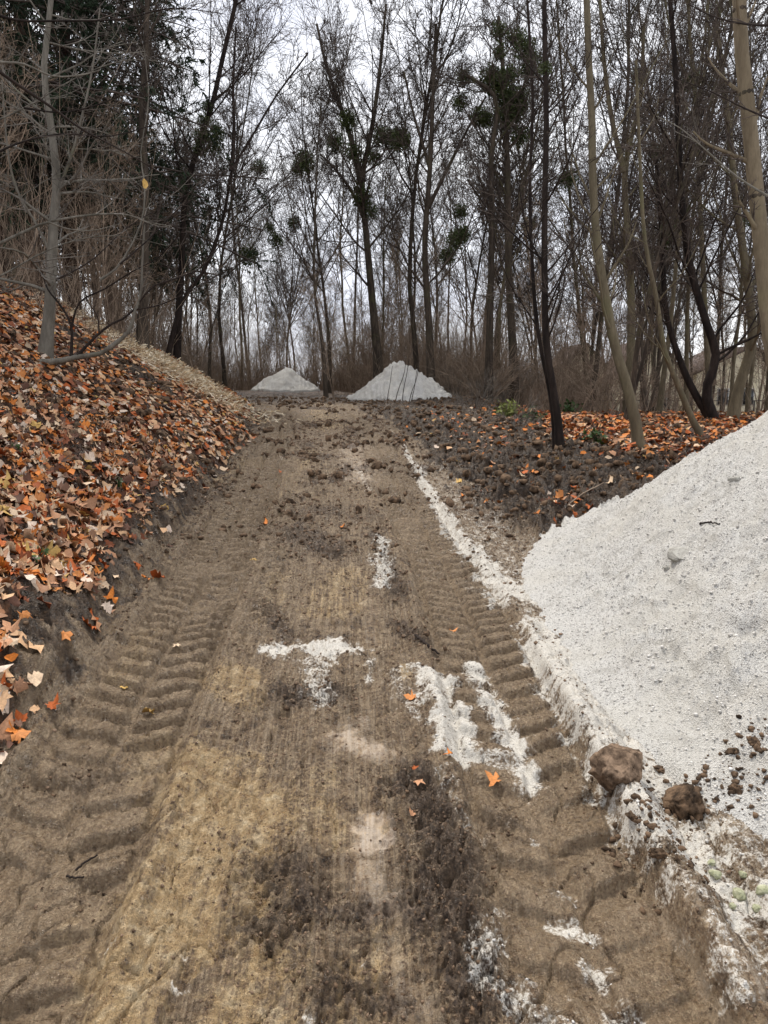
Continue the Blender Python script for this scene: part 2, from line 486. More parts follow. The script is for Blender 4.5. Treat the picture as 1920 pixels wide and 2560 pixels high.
def mat_ground():
    s = NT('track_and_bank_soil')
    geo = s.n('ShaderNodeNewGeometry').outputs['Position']
    a = s.n('ShaderNodeAttribute', attribute_name='soil_a'); b = s.n('ShaderNodeAttribute', attribute_name='soil_b')
    sa = s.n('ShaderNodeSeparateColor'); s.l(a.outputs['Color'], sa.inputs[0])
    sb = s.n('ShaderNodeSeparateColor'); s.l(b.outputs['Color'], sb.inputs[0])
    W, Y, Gr = sa.outputs[0], sa.outputs[1], sa.outputs[2]
    D, Lo, Li = sb.outputs[0], sb.outputs[1], sb.outputs[2]
    uv = s.n('ShaderNodeAttribute', attribute_name='track_uv').outputs['Vector']
    streak = s.noise(s.mapv(uv, (38, 1.6, 1)), 1.0, 5, .65, .3)
    streak2 = s.noise(s.mapv(uv, (120, 3.5, 1)), 1.0, 3, .6)
    nA = s.noise(geo, 3.2, 5, .62); nB = s.noise(geo, 16, 5, .7); nC = s.noise(geo, 70, 4, .7); nD = s.noise(geo, 230, 3, .7)
    nE = s.noise(s.mapv(geo, (1, .55, 1)), 34, 6, .78, .8)
    base = s.ramp(nB, [(.34, (.030, .018, .010)), (.43, (.16, .098, .052)), (.52, (.35, .24, .138)), (.63, (.56, .42, .265))])
    base = s.mix(s.mr(nA, .4, .62), base, s.ramp(nC, [(.34, (.045, .026, .015)), (.43, (.20, .125, .068)), (.53, (.39, .275, .165)), (.65, (.62, .48, .315))]))
    base = s.mix(s.math('MULTIPLY', s.mr(nE, .50, .60, 0, .95), s.math('ADD', .38, Lo, True)), base, (.055, .034, .020))
    base = s.mix(s.math('MULTIPLY', s.mr(streak, .46, .58), .65), base, (.47, .355, .235))
    base = s.mix(s.math('MULTIPLY', s.mr(streak2, .50, .62), .5), base, (.12, .08, .05))
    # yellow clay, dragged out along the track
    yf = s.math('ADD', Y, s.math('MULTIPLY', s.math('SUBTRACT', streak, .5), 2.6))
    yf = s.math('ADD', yf, s.math('MULTIPLY', s.math('SUBTRACT', nC, .5), 2.2))
    yf = s.math('MULTIPLY', yf, s.mr(Y, .05, .3))
    yf = s.mr(yf, .1, .95, 0, .95)
    ycol = s.ramp(nB, [(.3, (.33, .205, .10)), (.5, (.63, .44, .225)), (.7, (.84, .68, .44))])
    base = s.mix(yf, base, ycol)
    gf = s.math('ADD', Gr, s.math('MULTIPLY', s.math('SUBTRACT', nC, .5), 2.2))
    gf = s.math('ADD', gf, s.math('MULTIPLY', s.math('SUBTRACT', streak, .5), 1.5))
    gf = s.mr(s.math('MULTIPLY', gf, s.mr(Gr, .1, .4)), .25, 1.0, 0, .7)
    gcol = s.mix(s.mr(streak2, .35, .65), (.29, .235, .18), (.43, .365, .295))
    base = s.mix(gf, base, gcol)
    lf = s.mr(s.math('ADD', Lo, s.math('MULTIPLY', s.math('SUBTRACT', nB, .5), 1.6)), .2, .8, 0, .8)
    base = s.mix(lf, base, s.ramp(nC, [(.36, (.035, .024, .018)), (.5, (.12, .08, .054)), (.66, (.30, .21, .145))]))
    df = s.mr(s.math('ADD', D, s.math('MULTIPLY', s.math('SUBTRACT', nA, .5), .7)), .25, .8, 0, .95)
    dcol = s.ramp(nB, [(.32, (.012, .008, .005)), (.46, (.050, .031, .019)), (.57, (.115, .075, .046)), (.70, (.25, .17, .108))])
    dcol = s.mix(s.mr(nC, .5, .72, 0, .8), dcol, (.20, .135, .09))
    base = s.mix(df, base, dcol)
    lif = s.mr(s.math('ADD', Li, s.math('MULTIPLY', s.math('SUBTRACT', nB, .5), 1.0)), .35, .75, 0, .9)
    base = s.mix(lif, base, s.ramp(nB, [(.3, (.022, .012, .008)), (.5, (.10, .045, .022)), (.65, (.22, .095, .04)), (.8, (.35, .20, .12))]))
    # crushed white stone trodden into the mud
    wf = s.math('ADD', W, s.math('MULTIPLY', s.math('SUBTRACT', nC, .5), 2.4))
    wf = s.math('ADD', wf, s.math('MULTIPLY', s.math('SUBTRACT', nB, .5), 2.0))
    wf = s.math('MULTIPLY', s.mr(wf, .30, .92, 0, .95), s.mr(W, .05, .25))
    wcol = s.ramp(nD, [(.32, (.24, .205, .165)), (.45, (.50, .475, .42)), (.62, (.66, .64, .59))])
    base = s.mix(wf, base, wcol)
    rutf = s.math('MULTIPLY', a.outputs['Alpha'], s.mr(W, .5, .1))
    rutf = s.math('MULTIPLY', rutf, s.mr(nB, .25, .5, .2, .65))
    base = s.mix(rutf, base, s.ramp(nC, [(.3, (.17, .108, .06)), (.5, (.34, .24, .145)), (.7, (.52, .395, .255))]))
    sp = s.mr(nD, .63, .70, 0, .7)
    base = s.mix(sp, base, (.045, .032, .022))
    dist = s.n('ShaderNodeCameraData')  # unused output kept off the colour
    s.t.nodes.remove(dist)
    hsum = s.math('ADD', s.math('MULTIPLY', nC, .7), s.math('MULTIPLY', nD, .12))
    hsum = s.math('ADD', hsum, s.math('MULTIPLY', streak2, .35))
    bs = s.math('MULTIPLY', s.mr(Gr, .2, .9, 1.0, .3), s.math('SUBTRACT', 1.0, s.math('MULTIPLY', wf, .65)))
    nrm = s.bump(hsum, bs, .040)
    nrm = s.bump(s.math('ADD', s.math('MULTIPLY', nE, -1.0), s.math('MULTIPLY', nB, .8)), bs, .07, nrm)
    rough = s.mr(s.math('ADD', nB, s.math('MULTIPLY', wf, .6)),   .35, .7, .24, .70)
    return s.fin(base, rough, nrm, .5)

def mat_gravel(name, dark=1.0):
    s = NT(name)
    geo = s.n('ShaderNodeNewGeometry').outputs['Position']
    nA = s.noise(geo, 1.6, 4, .6); nB = s.noise(geo, 9, 4, .65); nC = s.noise(geo, 120, 4, .8); nD = s.noise(geo, 260, 2, .7)
    v = s.n('ShaderNodeTexVoronoi'); s.l(geo, v.inputs['Vector']); v.inputs['Scale'].default_value = 150
    vc = s.n('ShaderNodeSeparateColor'); s.l(v.outputs['Color'], vc.inputs[0])
    base = s.ramp(nC, [(.32, (.24, .23, .21)), (.41, (.60, .58, .54)), (.54, (.78, .765, .725))])
    base = s.mix(s.mr(vc.outputs[0], .80, .92, 0, .6), base, (.36, .345, .33))
    base = s.mix(s.mr(vc.outputs[1], .92, .97, 0, .8), base, (.10, .09, .085))
    base = s.mix(s.mr(nA, .42, .60, 0, .5), base, s.mix(nB, (.60, .565, .49), (.76, .735, .67)))
    nF = s.noise(geo, 4.0, 5, .7, 1.0)
    base = s.mix(s.mr(nF, .52, .68, 0, .55), base, (.42, .40, .36))
    h = s.math('ADD', s.math('MULTIPLY', nC, 1.2), s.math('MULTIPLY', v.outputs['Distance'], .9))
    h = s.math('ADD', h, s.math('MULTIPLY', nD, .5))
    return s.fin(base, .95, s.bump(h, .9, .014), .2)

def mat_bark(name, c0, c1, moss=None, mossamt=.0, sc=1.0):
    s = NT(name)
    oi = s.n('ShaderNodeObjectInfo').outputs['Random']
    co = s.n('ShaderNodeTexCoord').outputs['Object']
    a = s.noise(s.mapv(co, (9 * sc, 9 * sc, 2.0 * sc)), 1.0, 5, .65, .6)
    b = s.noise(s.mapv(co, (40 * sc, 40 * sc, 12 * sc)), 1.0, 4, .7)
    c = s.mix(s.mr(a, .35, .65), c0, c1)
    c = s.mix(s.mr(b, .4, .7, 0, .5), c, tuple(x * .5 for x in c0))
    if moss:
        m = s.noise(co, 1.1, 4, .6)
        c = s.mix(s.mr(m, .62 - mossamt * .3, .72, 0, .8), c, moss)
    c = s.mix(s.mr(oi, 0, 1, 0, .35), c, tuple(x * 1.5 + .01 for x in c1))
    return s.fin(c, .93, s.bump(s.math('ADD', a, b), .6, .012), .2)

def mat_plain(name, c0, c1, scale=6.0, rough=.85, spec=.25, bump=0.0):
    s = NT(name)
    co = s.n('ShaderNodeTexCoord').outputs['Object']
    a = s.noise(co, scale, 5, .65)
    n = s.bump(a, bump, .01) if bump else None
    return s.fin(s.mix(s.mr(a, .35, .65), c0, c1), rough, n, spec)

def mat_attr(name, attr='tint', rough=.75, spec=.3, var=.35, trans=0.0):
    s = NT(name)
    at = s.n('ShaderNodeAttribute', attribute_name=attr)
    geo = s.n('ShaderNodeNewGeometry').outputs['Position']
    a = s.noise(geo, 90, 3, .7)
    c = s.mix(s.mr(a, .4, .7, 0, var), at.outputs['Color'], (.09, .05, .03))
    return s.fin(c, rough, s.bump(a, .4, .004), spec)

M_GROUND = mat_ground()
M_GRAVEL = mat_gravel('crushed_white_stone')
M_BARK_DARK = mat_bark('dark_bark', (.025, .019, .015), (.08, .062, .046), (.055, .060, .022), .35)
M_BARK_BLACK = mat_bark('wet_dark_bark', (.010, .007, .006), (.030, .021, .017))
M_BARK_OLIVE = mat_bark('olive_bark', (.065, .052, .034), (.14, .115, .074), (.10, .105, .045), .4)
M_BARK_TAN = mat_bark('smooth_tan_bark', (.085, .064, .040), (.17, .135, .09), (.16, .15, .075), .3)
M_BARK_GREY = mat_bark('pale_grey_bark', (.065, .058, .046), (.165, .15, .125), (.12, .12, .06), .2)
M_BARK_SPRUCE = mat_bark('spruce_bark', (.030, .018, .013), (.085, .052, .038))
M_TWIG = mat_plain('dark_twigs', (.035, .026, .022), (.085, .065, .053), 2)
M_TWIG_BROWN = mat_plain('brown_twigs', (.11, .078, .056), (.34, .26, .19), 2)
M_TWIG_GREY = mat_plain('grey_twigs', (.07, .06, .05), (.20, .18, .155), 2)
M_NEEDLE = mat_plain('spruce_needles', (.008, .016, .008), (.022, .038, .016), 3, .8)
M_MISTLE = mat_plain('mistletoe_leaves', (.030, .042, .014), (.085, .105, .035), 5, .7)
M_IVY = mat_plain('green_leaves', (.02, .045, .012), (.06, .11, .03), 9, .5)
M_CLOD = mat_plain('dark_soil_lumps', (.028, .018, .011), (.17, .11, .068), 18, .9, .2, .7)
M_CLOD_BROWN = mat_plain('brown_soil_lumps', (.075, .048, .030), (.24, .165, .11), 22, .85, .25, .7)
M_CLOD_WHITE = mat_plain('white_stone_lumps', (.40, .38, .35), (.74, .72, .68), 45, .95, .15, .6)
M_LEAFLIT = mat_attr('mixed_fallen_leaves')
M_STRAW = mat_attr('dry_straw')

# ------------------------------------------------------------------ ground sheet
ys = list(np.arange(-9, 0.6, .25)) + list(np.arange(.6, 1.3, .03))
y = 1.3
while y < 32:
    ys.append(y); y += (.0036 if y < 12 else .005) * max(y, 1.9)
while y < 700:
    ys.append(y); y += .03 * y
ys = np.array(ys)
sd = np.arange(-.56, .5601, .0022)
so = [.56]
st = .006
while so[-1] < 7:
    so.append(so[-1] + st); st *= 1.13
so = np.array(so[1:])
ss = np.concatenate([-so[::-1], sd, so])
wy = .6 + np.sqrt(ys ** 2 + .8)
GX = wy[:, None] * ss[None, :]
GY = np.repeat(ys[:, None], len(ss), 1)
gx, gy = GX.ravel(), GY.ravel()
mW, mY, mG, mD, mL = masks(gx, gy)
lit = litter_mask(gx, gy)
gz = base_h(gx, gy) + detail_h(gx, gy, mW, mY, mG, mD, mL, lit)
nr, nc = GX.shape
idx = np.arange(nr * nc).reshape(nr, nc)
F = np.stack([idx[:-1, :-1], idx[:-1, 1:], idx[1:, 1:], idx[1:, :-1]], -1).reshape(-1, 4)
rutm = np.maximum(sst(.36, .22, np.abs(gx - rutL(gy) + .03 * fbm(gx * 4, gy * 4, 2, 6))), sst(.34, .20, np.abs(gx - rutR(gy) + .03 * fbm(gx * 4, gy * 4, 2, 6)))) * I(gy, [0, 20, 24], [1, 1, 0])
rutm = np.maximum(rutm, .7 * sst(.26, .14, np.abs(gx - rutL(gy) - .36)) * sst(3.6, 5, gy) * I(gy, [0, 20, 24], [1, 1, 0]))
one = np.ones_like(gx)
me = np_mesh('ground', np.stack([gx, gy, gz], 1), F, M_GROUND, True,
             {'soil_a': np.stack([mW, mY, mG, rutm], 1), 'soil_b': np.stack([mD, mL, lit, one], 1),
              'track_uv': np.stack([gx - .5 * (rutL(gy) + rutR(gy)), gy, 0 * gx], 1)})
tag(mobj('ground', me), 'muddy rutted track with yellow clay, white stone patches and dark banks', kind='structure')
print('ground verts', len(gx))

def gheight(x, y):
    """height of the ground sheet by interpolation on its own grid"""
    x = np.atleast_1d(np.asarray(x, float)); y = np.atleast_1d(np.asarray(y, float))
    i = np.clip(np.searchsorted(ys, y) - 1, 0, nr - 2)
    fy = (y - ys[i]) / (ys[i + 1] - ys[i])
    s_ = x / (.6 + np.sqrt(y ** 2 + .8))
    j = np.clip(np.searchsorted(ss, s_) - 1, 0, nc - 2)
    fx = (s_ - ss[j]) / (ss[j + 1] - ss[j])
    Z = gz.reshape(nr, nc)
    return (Z[i, j] * (1 - fx) + Z[i, j + 1] * fx) * (1 - fy) + (Z[i + 1, j] * (1 - fx) + Z[i + 1, j + 1] * fx) * fy

# ------------------------------------------------------------------ gravel heaps
def heap_mesh(name, X, Y, hz, mat, cx=0, cy=0, cz=0):
    nr_, nc_ = X.shape
    id_ = np.arange(nr_ * nc_).reshape(nr_, nc_)
    F_ = np.stack([id_[:-1, :-1], id_[:-1, 1:], id_[1:, 1:], id_[1:, :-1]], -1).reshape(-1, 4)
    h = hz.ravel()
    keep = (h[F_] > -.045).any(1)
    F_ = F_[keep]
    used = np.unique(F_)
    remap = np.full(len(h), -1); remap[used] = np.arange(len(used))
    V_ = np.stack([X.ravel() - cx, Y.ravel() - cy, gheight(X.ravel(), Y.ravel()) + h - cz], 1)[used]
    return np_mesh(name, V_, remap[F_], mat, True)

hx = 1.0 + np.concatenate([np.arange(-.12, 1.9, .0062), np.arange(1.9, 6.7, .022)])
hy = np.concatenate([np.arange(.55, 1.9, .02), np.exp(np.arange(math.log(1.9), math.log(9.0), .0042))])
HX, HY = np.meshgrid(hx, hy)
HH = big_heap_h(HX.ravel(), HY.ravel()).reshape(HX.shape)
t = empty('gravel_heap', (4.25, 4.6, float(base_h(4.25, 4.6))))
mobj('heap_body', heap_mesh('gravel_heap_near', HX, HY, HH, M_GRAVEL, *t.location), t)
tag(t, 'large near heap of crushed white gravel filling the right side of the track', 'gravel heap', 'gravel heaps along the track')
HEAP_NEAR = t

def far_heap(cx, cy, R, H, seed, label, sx=1.0, n=150):
    u = np.linspace(-1.25, 1.25, n)
    X, Y = np.meshgrid(cx + u * R * sx, cy + u * R)
    r = np.hypot((X - cx) / sx, Y - cy).ravel()
    xf, yf = X.ravel(), Y.ravel()
    r = r + R * .10 * fbm(xf * .9, yf * .9, 3, seed) + .02 * fbm(xf * 5, yf * 5, 2, seed + 1)
    rr = np.sqrt(r * r + (.17 * R) ** 2) - .17 * R * .55
    a = H * (1 - rr / R)
    a = np.where(a < .15 * H, a * .8 + .03 * H, a)
    a = a + .03 * fbm(xf * 2, yf * 2, 3, seed + 2) + .008 * gnoise(xf * 14, yf * 14, seed + 3)
    a = np.where(r > R * 1.05, -.1, a)
    tt = empty('gravel_heap', (cx, cy, float(base_h(cx, cy))))
    mobj('heap_body', heap_mesh('gravel_heap_far', X, Y, a.reshape(X.shape), M_GRAVEL, *tt.location), tt)
    return tag(tt, label, 'gravel heap', 'gravel heaps along the track')

far_heap(.47, 25.2, 1.66, 1.27, 300, 'cone of white gravel at the crest, the right one of the distant pair')
far_heap(-4.55, 36.5, 1.46, 1.18, 320, 'smaller far cone of white gravel left of the track end')

# ------------------------------------------------------------------ tube machinery
def unit(v):
    return v / (np.linalg.norm(v, axis=-1, keepdims=True) + 1e-12)

def tubes(P, R, sides):
    """P (N,k,3), R (N,k) -> verts, quads"""
    N, k, _ = P.shape
    T = np.empty_like(P)
    T[:, 1:-1] = P[:, 2:] - P[:, :-2]; T[:, 0] = P[:, 1] - P[:, 0]; T[:, -1] = P[:, -1] - P[:, -2]
    T = unit(T)
    ref = np.where(np.abs(unit(P[:, -1] - P[:, 0])[:, 2:3]) > .8, np.array([[1., 0, 0]]), np.array([[0, 0, 1.]]))[:, None, :]
    A = unit(np.cross(T, np.broadcast_to(ref, T.shape))); B = np.cross(T, A)
    an = np.arange(sides) * 2 * pi / sides
    V = P[:, :, None, :] + R[:, :, None, None] * (A[:, :, None, :] * np.cos(an)[None, None, :, None] + B[:, :, None, :] * np.sin(an)[None, None, :, None])
    base = (np.arange(N) * k * sides)[:, None, None]
    i = np.arange(k - 1)[None, :, None] * sides
    j = np.arange(sides)[None, None, :]; j2 = (j + 1) % sides
    F = np.stack([base + i + j, base + i + j2, base + i + sides + j2, base + i + sides + j], -1).reshape(-1, 4)
    return V.reshape(-1, 3), F

class Bag:
    def __init__(s): s.V = []; s.F = []; s.n = 0
    def add(s, V, F):
        if len(V) == 0: return
        s.V.append(V); s.F.append(F + s.n); s.n += len(V)
    def tube(s, P, R, sides): s.add(*tubes(P, R, sides))
    def mesh(s, name, mat, smooth=True):
        q = [f for f in s.F if f.shape[1] == 4]; t3 = [f for f in s.F if f.shape[1] == 3]
        Fs = ([np.concatenate(q)] if q else []) + ([np.concatenate(t3)] if t3 else [])
        return np_mesh(name, np.concatenate(s.V), Fs, mat, smooth)

def spawn(P, R, L, m, frac, ang, t0, t1, up, wob, k, rr, rng, rmin=.004, shrink=.6, curve_t=1.0):
    N, kp, _ = P.shape
    idx = np.repeat(np.arange(N), m)
    n = len(idx)
    tt = t0 + (t1 - t0) * rng.random(n) ** curve_t
    f = tt * (kp - 1); i = np.minimum(f.astype(int), kp - 2); fr = (f - i)[:, None]
    p0 = P[idx, i] * (1 - fr) + P[idx, i + 1] * fr
    r0 = (R[idx, i] * (1 - fr[:, 0]) + R[idx, i + 1] * fr[:, 0])
    T = unit(P[idx, i + 1] - P[idx, i])
    rv = rng.normal(size=(n, 3)); pr = unit(rv - (rv * T).sum(1, keepdims=True) * T)
    a = np.radians(rng.uniform(ang[0], ang[1], n))[:, None]
    D = T * np.cos(a) + pr * np.sin(a)
    ln = L[idx] * frac * (1 - shrink * tt) * rng.uniform(.55, 1.25, n)
    Q = np.empty((n, k, 3)); Q[:, 0] = p0
    stp = (ln / (k - 1))[:, None]
    for j in range(1, k):
        Q[:, j] = Q[:, j - 1] + D * stp
        D = D + rng.normal(size=(n, 3)) * wob
        D[:, 2] += up
        D = unit(D)
    rs = np.minimum(r0 * rr, r0 * .9)
    taper = np.linspace(1, .3, k)[None, :]
    Q_R = np.maximum(rs[:, None] * taper, rmin * np.linspace(1, .6, k)[None, :])
    return Q, Q_R, ln

def smooth_line(pts, k):
    """Catmull-Rom through pts (list of xyz or array) resampled to k points"""
    p = np.asarray(pts, float)
    if len(p) == 2:
        p = np.array([p[0], (p[0] * 2 + p[1]) / 3, (p[0] + 2 * p[1]) / 3, p[1]])
    e = np.concatenate([[2 * p[0] - p[1]], p, [2 * p[-1] - p[-2]]])
    u = np.linspace(0, len(p) - 1 - 1e-6, k)
    i = u.astype(int); f = (u - i)[:, None]
    a, b, c, d = e[i], e[i + 1], e[i + 2], e[i + 3]
    return .5 * ((2 * b) + (-a + c) * f + (2 * a - 5 * b + 4 * c - d) * f ** 2 + (-a + 3 * b - 3 * c + d) * f ** 3)

def straight_trunk(H, r, rng, lean=.05, k=16, wob=.05):
    az = rng.uniform(0, 2 * pi)
    D = unit(np.array([cos(az) * lean, sin(az) * lean, 1.0])); P = [np.zeros(3)]
    for i in range(k - 1):
        P.append(P[-1] + D * H / (k - 1))
        D = unit(D + rng.normal(size=3) * np.array([wob, wob, 0]) + np.array([0, 0, .03]))
    t_ = np.linspace(0, 1, k)
    R = r * (1 - .88 * t_ ** .9) + r * .45 * np.exp(-t_ * 26)
    return np.array(P)[None], R[None]

def tree_meshes(name, rng, H=17, r=.16, trunk=None, n1=20, t0=.28, f1=.34, ang1=(28, 58), up1=.10, n2=7, n3=6, n4=3,
                bark=None, twig=None, stems=1, rmin=.006, sub=None, sides=9, rr1=.55):
    bark = bark or M_BARK_DARK; twig = twig or M_TWIG
    big = Bag(); small = Bag()
    Ps = []
    if trunk is not None:
        for P_, R_ in trunk: Ps.append((P_[None], R_[None]))
    else:
        for s_ in range(stems):
            P_, R_ = straight_trunk(H * rng.uniform(.85, 1.05), r * (1 if s_ == 0 else rng.uniform(.6, .9)), rng, .06 if stems == 1 else .2)
            Ps.append((P_, R_))
    for P_, R_ in Ps:
        big.tube(P_, R_, sides)
        L_ = np.array([np.linalg.norm(np.diff(P_[0], axis=0), axis=1).sum()])
        nn = n1 if trunk is None else max(5, int(n1 * L_[0] / H))
        P1, R1, L1 = spawn(P_, R_, L_, nn, f1, ang1, t0, .97, up1, .09, 8, rr1 if trunk is None else min(rr1, .36), rng, rmin * 2, .55)
        big.tube(P1, R1, 5)
        P2, R2, L2 = spawn(P1, R1, L1, n2, .52, (25, 60), .15, .98, .06, .12, 5, .6, rng, rmin * 1.5, .45)
        small.tube(P2, R2, 4)
        P3, R3, L3 = spawn(P2, R2, L2, n3, .55, (25, 60), .1, 1, .05, .14, 4, .65, rng, rmin * 1.1, .4)
        small.tube(P3, R3, 3)
        if n4:
            P4, R4, L4 = spawn(P3, R3, L3, n4, .62, (20, 55), .1, 1, .04, .12, 3, .7, rng, rmin * .8, .3)
            small.tube(P4, R4, 3)
    return big.mesh(name + '_trunk', bark), small.mesh(name + '_crown', twig)

def clump_mesh(name, rng, n=260, leaf=.07, mat=None, tw=None):
    """mistletoe ball of unit radius: forking stems with paired leaves"""
    b = Bag()
    d = unit(rng.normal(size=(46, 3)))
    P0 = np.stack([np.zeros((46, 3)), d * .35 + rng.normal(size=(46, 3)) * .06, d * .8 + rng.normal(size=(46, 3)) * .12], 1)
    b.tube(P0, np.full((46, 3), .018), 3)
    c = unit(rng.normal(size=(n, 3))) * (rng.random(n) ** .45 * (.8 + .25 * rng.random(n)))[:, None]
    a = unit(rng.normal(size=(n, 3))); w_ = unit(np.cross(a, rng.normal(size=(n, 3))))
    L_ = leaf * rng.uniform(.9, 2.2, n)[:, None]
    V = np.stack([c - a * L_, c + w_ * L_ * .35, c + a * L_, c - w_ * L_ * .35], 1).reshape(-1, 3)
    b.add(V, np.arange(n * 4).reshape(-1, 4))
    return b.mesh(name, mat or M_MISTLE, False)

MISTLE = [clump_mesh('mistletoe_ball', np.random.default_rng(50 + i), 700, .085) for i in range(3)]

def thing_tree(name, loc, trunk_me, crown_me, label, cat='tree', group=None):
    t_ = empty(name, loc)
    mobj('trunk', trunk_me, t_)
    mobj('crown', crown_me, t_)
    return tag(t_, label, cat, group)

def add_mistle(tree, pts, rng, name='mistletoe'):
    for (x_, y_, z_, r_) in pts:
        o = mobj(name, random.choice(MISTLE), tree, (x_ - tree.location[0], y_ - tree.location[1], z_ - tree.location[2]))
        o.scale = (r_, r_, r_ * rng.uniform(.85, 1.15)); o.rotation_euler = (rng.uniform(0, 6), rng.uniform(0, 6), rng.uniform(0, 6))

def pxline(pts, d, k, r0, r1, dd=0.0):
    """pixel polyline at forward distance d (dd added towards its far end); returns world points and radii"""
    n = len(pts)
    W_ = [px(a, b, d + dd * i / (n - 1)) for i, (a, b) in enumerate(pts)]
    P = smooth_line(W_, k)
    t_ = np.linspace(0, 1, k)
    R = r0 + (r1 - r0) * t_ ** .85
    R = R + r0 * .35 * np.exp(-t_ * 22)
    return P, R

def hero_tree(name, lines, label, bark, twig=None, seed=0, group=None, cat='tree', mistle=None, **kw):
    """lines: list of (pixel polyline, distance, r0, r1, dd); first starts on the ground"""
    rng = np.random.default_rng(seed)
    tr = []
    for i, (pts, d, r0, r1, dd) in enumerate(lines):
        tr.append(pxline(pts, d, 18, r0, r1, dd))
    P0 = tr[0][0]
    zb = float(gheight(P0[0, 0], P0[0, 1])[0])
    for i in range(len(tr)):
        if np.linalg.norm(tr[i][0][0] - P0[0]) < .8 or tr[i][0][0, 2] < zb + .3:
            zz = float(gheight(tr[i][0][0, 0], tr[i][0][0, 1])[0])
            tr[i][0][0, 2] = zz - .06
    loc = (P0[0, 0], P0[0, 1], zb)
    tr = [(P - np.array(loc), R) for P, R in tr]
    a, b = tree_meshes(name, rng, trunk=tr, bark=bark, twig=twig, **kw)
    t_ = thing_tree(name, loc, a, b, label, cat, group)
    if mistle:
        add_mistle(t_, [(*px(X, Y, d), r) for X, Y, d, r in mistle], rng)
    return t_

# ------------------------------------------------------------------ hero trees
H = dict(n1=16, H=12)
hero_tree('bare_tree', [([(948, 930), (938, 830), (925, 690), (913, 560), (905, 450), (928, 330), (943, 230), (955, 120), (965, 10)], 28, .16, .04, 0),
                        ([(905, 455), (878, 350), (850, 262), (815, 160), (792, 60)], 28, .11, .04, .5),
                        ([(915, 560), (880, 480), (835, 420), (800, 385)], 28, .07, .03, -.5)],
          'tall dark forked tree with mistletoe standing right behind the right distant gravel cone', M_BARK_DARK, seed=1, n1=26, H=14, t0=.2,
          mistle=[(872, 300, 28, .42), (838, 355, 28, .38), (885, 385, 28, .42), (955, 340, 28, .38), (985, 350, 28.3, .35), (905, 490, 28, .45), (925, 530, 28, .35), (1000, 345, 28, .3), (760, 405, 28, .45), (745, 420, 28, .3), (935, 395, 28, .3)])
hero_tree('bare_tree', [([(1402, 1112), (1388, 1000), (1366, 860), (1362, 700), (1362, 500), (1366, 300), (1362, 100), (1360, -160)], 11, .058, .030, 0),
                        ([(1390, 1108), (1376, 985), (1345, 830), (1330, 650), (1325, 450), (1332, 250), (1318, 0), (1310, -100)], 11.1, .036, .015, .3)],
          'slender black tree with two stems rising from the edge of the churned soil', M_BARK_BLACK, seed=2, n1=17, H=8, t0=.25, f1=.26, n2=5, n3=4, n4=2, rmin=.0035,
          mistle=[(1362, 172, 11, .1)])
hero_tree('bare_tree', [([(1597, 1138), (1590, 1060), (1566, 960), (1536, 860), (1510, 720), (1492, 600), (1482, 450), (1480, 300), (1472, 150), (1462, -150)], 11.0, .085, .04, 0)],
          'smooth olive tree leaning left out of the orange leaves beside the near heap', M_BARK_OLIVE, seed=3, n1=16, H=8, t0=.3, f1=.26, n2=5, n3=4, n4=2, rmin=.0035)
hero_tree('bare_tree', [([(1757, 1098), (1727, 1040), (1690, 950), (1660, 870), (1640, 740), (1612, 600), (1600, 400), (1590, 150)], 13, .06, .022, 0)],
          'thin olive tree leaning hard left just above the slope of the near heap', M_BARK_OLIVE, seed=4, n1=12, H=8, t0=.3, f1=.28, n2=5, n3=4, n4=2, rmin=.004)
hero_tree('bare_tree', [([(1990, 1150), (1960, 1010), (1928, 850), (1907, 650), (1887, 450), (1867, 250), (1852, 100), (1842, -200)], 8.6, .10, .065, 0)],
          'ringed tan trunk at the right edge of view behind the near heap', M_BARK_TAN, seed=5, n1=9, H=8, t0=.45, f1=.22, n2=6, n3=4, n4=2, rmin=.003)
hero_tree('bare_tree', [([(1790, 1062), (1765, 980), (1790, 890), (1760, 790), (1720, 640), (1700, 430), (1690, 200), (1675, 0)], 16.5, .11, .045, 0),
                        ([(1785, 1062), (1735, 980), (1700, 900), (1665, 780), (1655, 600), (1640, 400)], 16.6, .09, .04, .3)],
          'stout black tree forking low behind the leaning olive tree', M_BARK_BLACK, seed=6, n1=16, H=10, rmin=.006, t0=.25)
hero_tree('bare_tree', [([(1828, 1062), (1850, 960), (1880, 850), (1868, 700), (1840, 500), (1820, 300), (1790, 60)], 17, .13, .05, 0)],
          'mossy brown trunk slanting right between the black fork and the ringed trunk', M_BARK_OLIVE, seed=7, n1=16, H=10, rmin=.006)
hero_tree('bare_tree', [([(1288, 960), (1278, 800), (1270, 620), (1270, 450), (1264, 300), (1256, 150), (1246, 40)], 26, .15, .05, 0)],
          'tall tree hung with dark green and brown mistletoe, tallest clumps in the wood', M_BARK_DARK, seed=8, n1=22, H=12,
          mistle=[(1238, 210, 26, .48), (1228, 190, 25.8, .4), (1272, 190, 26, .34), (1296, 245, 26, .42), (1250, 130, 26, .3), (1290, 95, 26.2, .4), (1245, 78, 26, .3), (1313, 120, 26, .42), (1330, 150, 26, .35),
                  (1268, 290, 26, .5), (1300, 340, 26, .35), (1200, 290, 26, .36), (1215, 300, 26, .3), (1320, 180, 26, .35), (1290, 270, 26, .4), (1260, 240, 26, .4), (1150, 255, 26, .32), (1158, 195, 26, .3)])
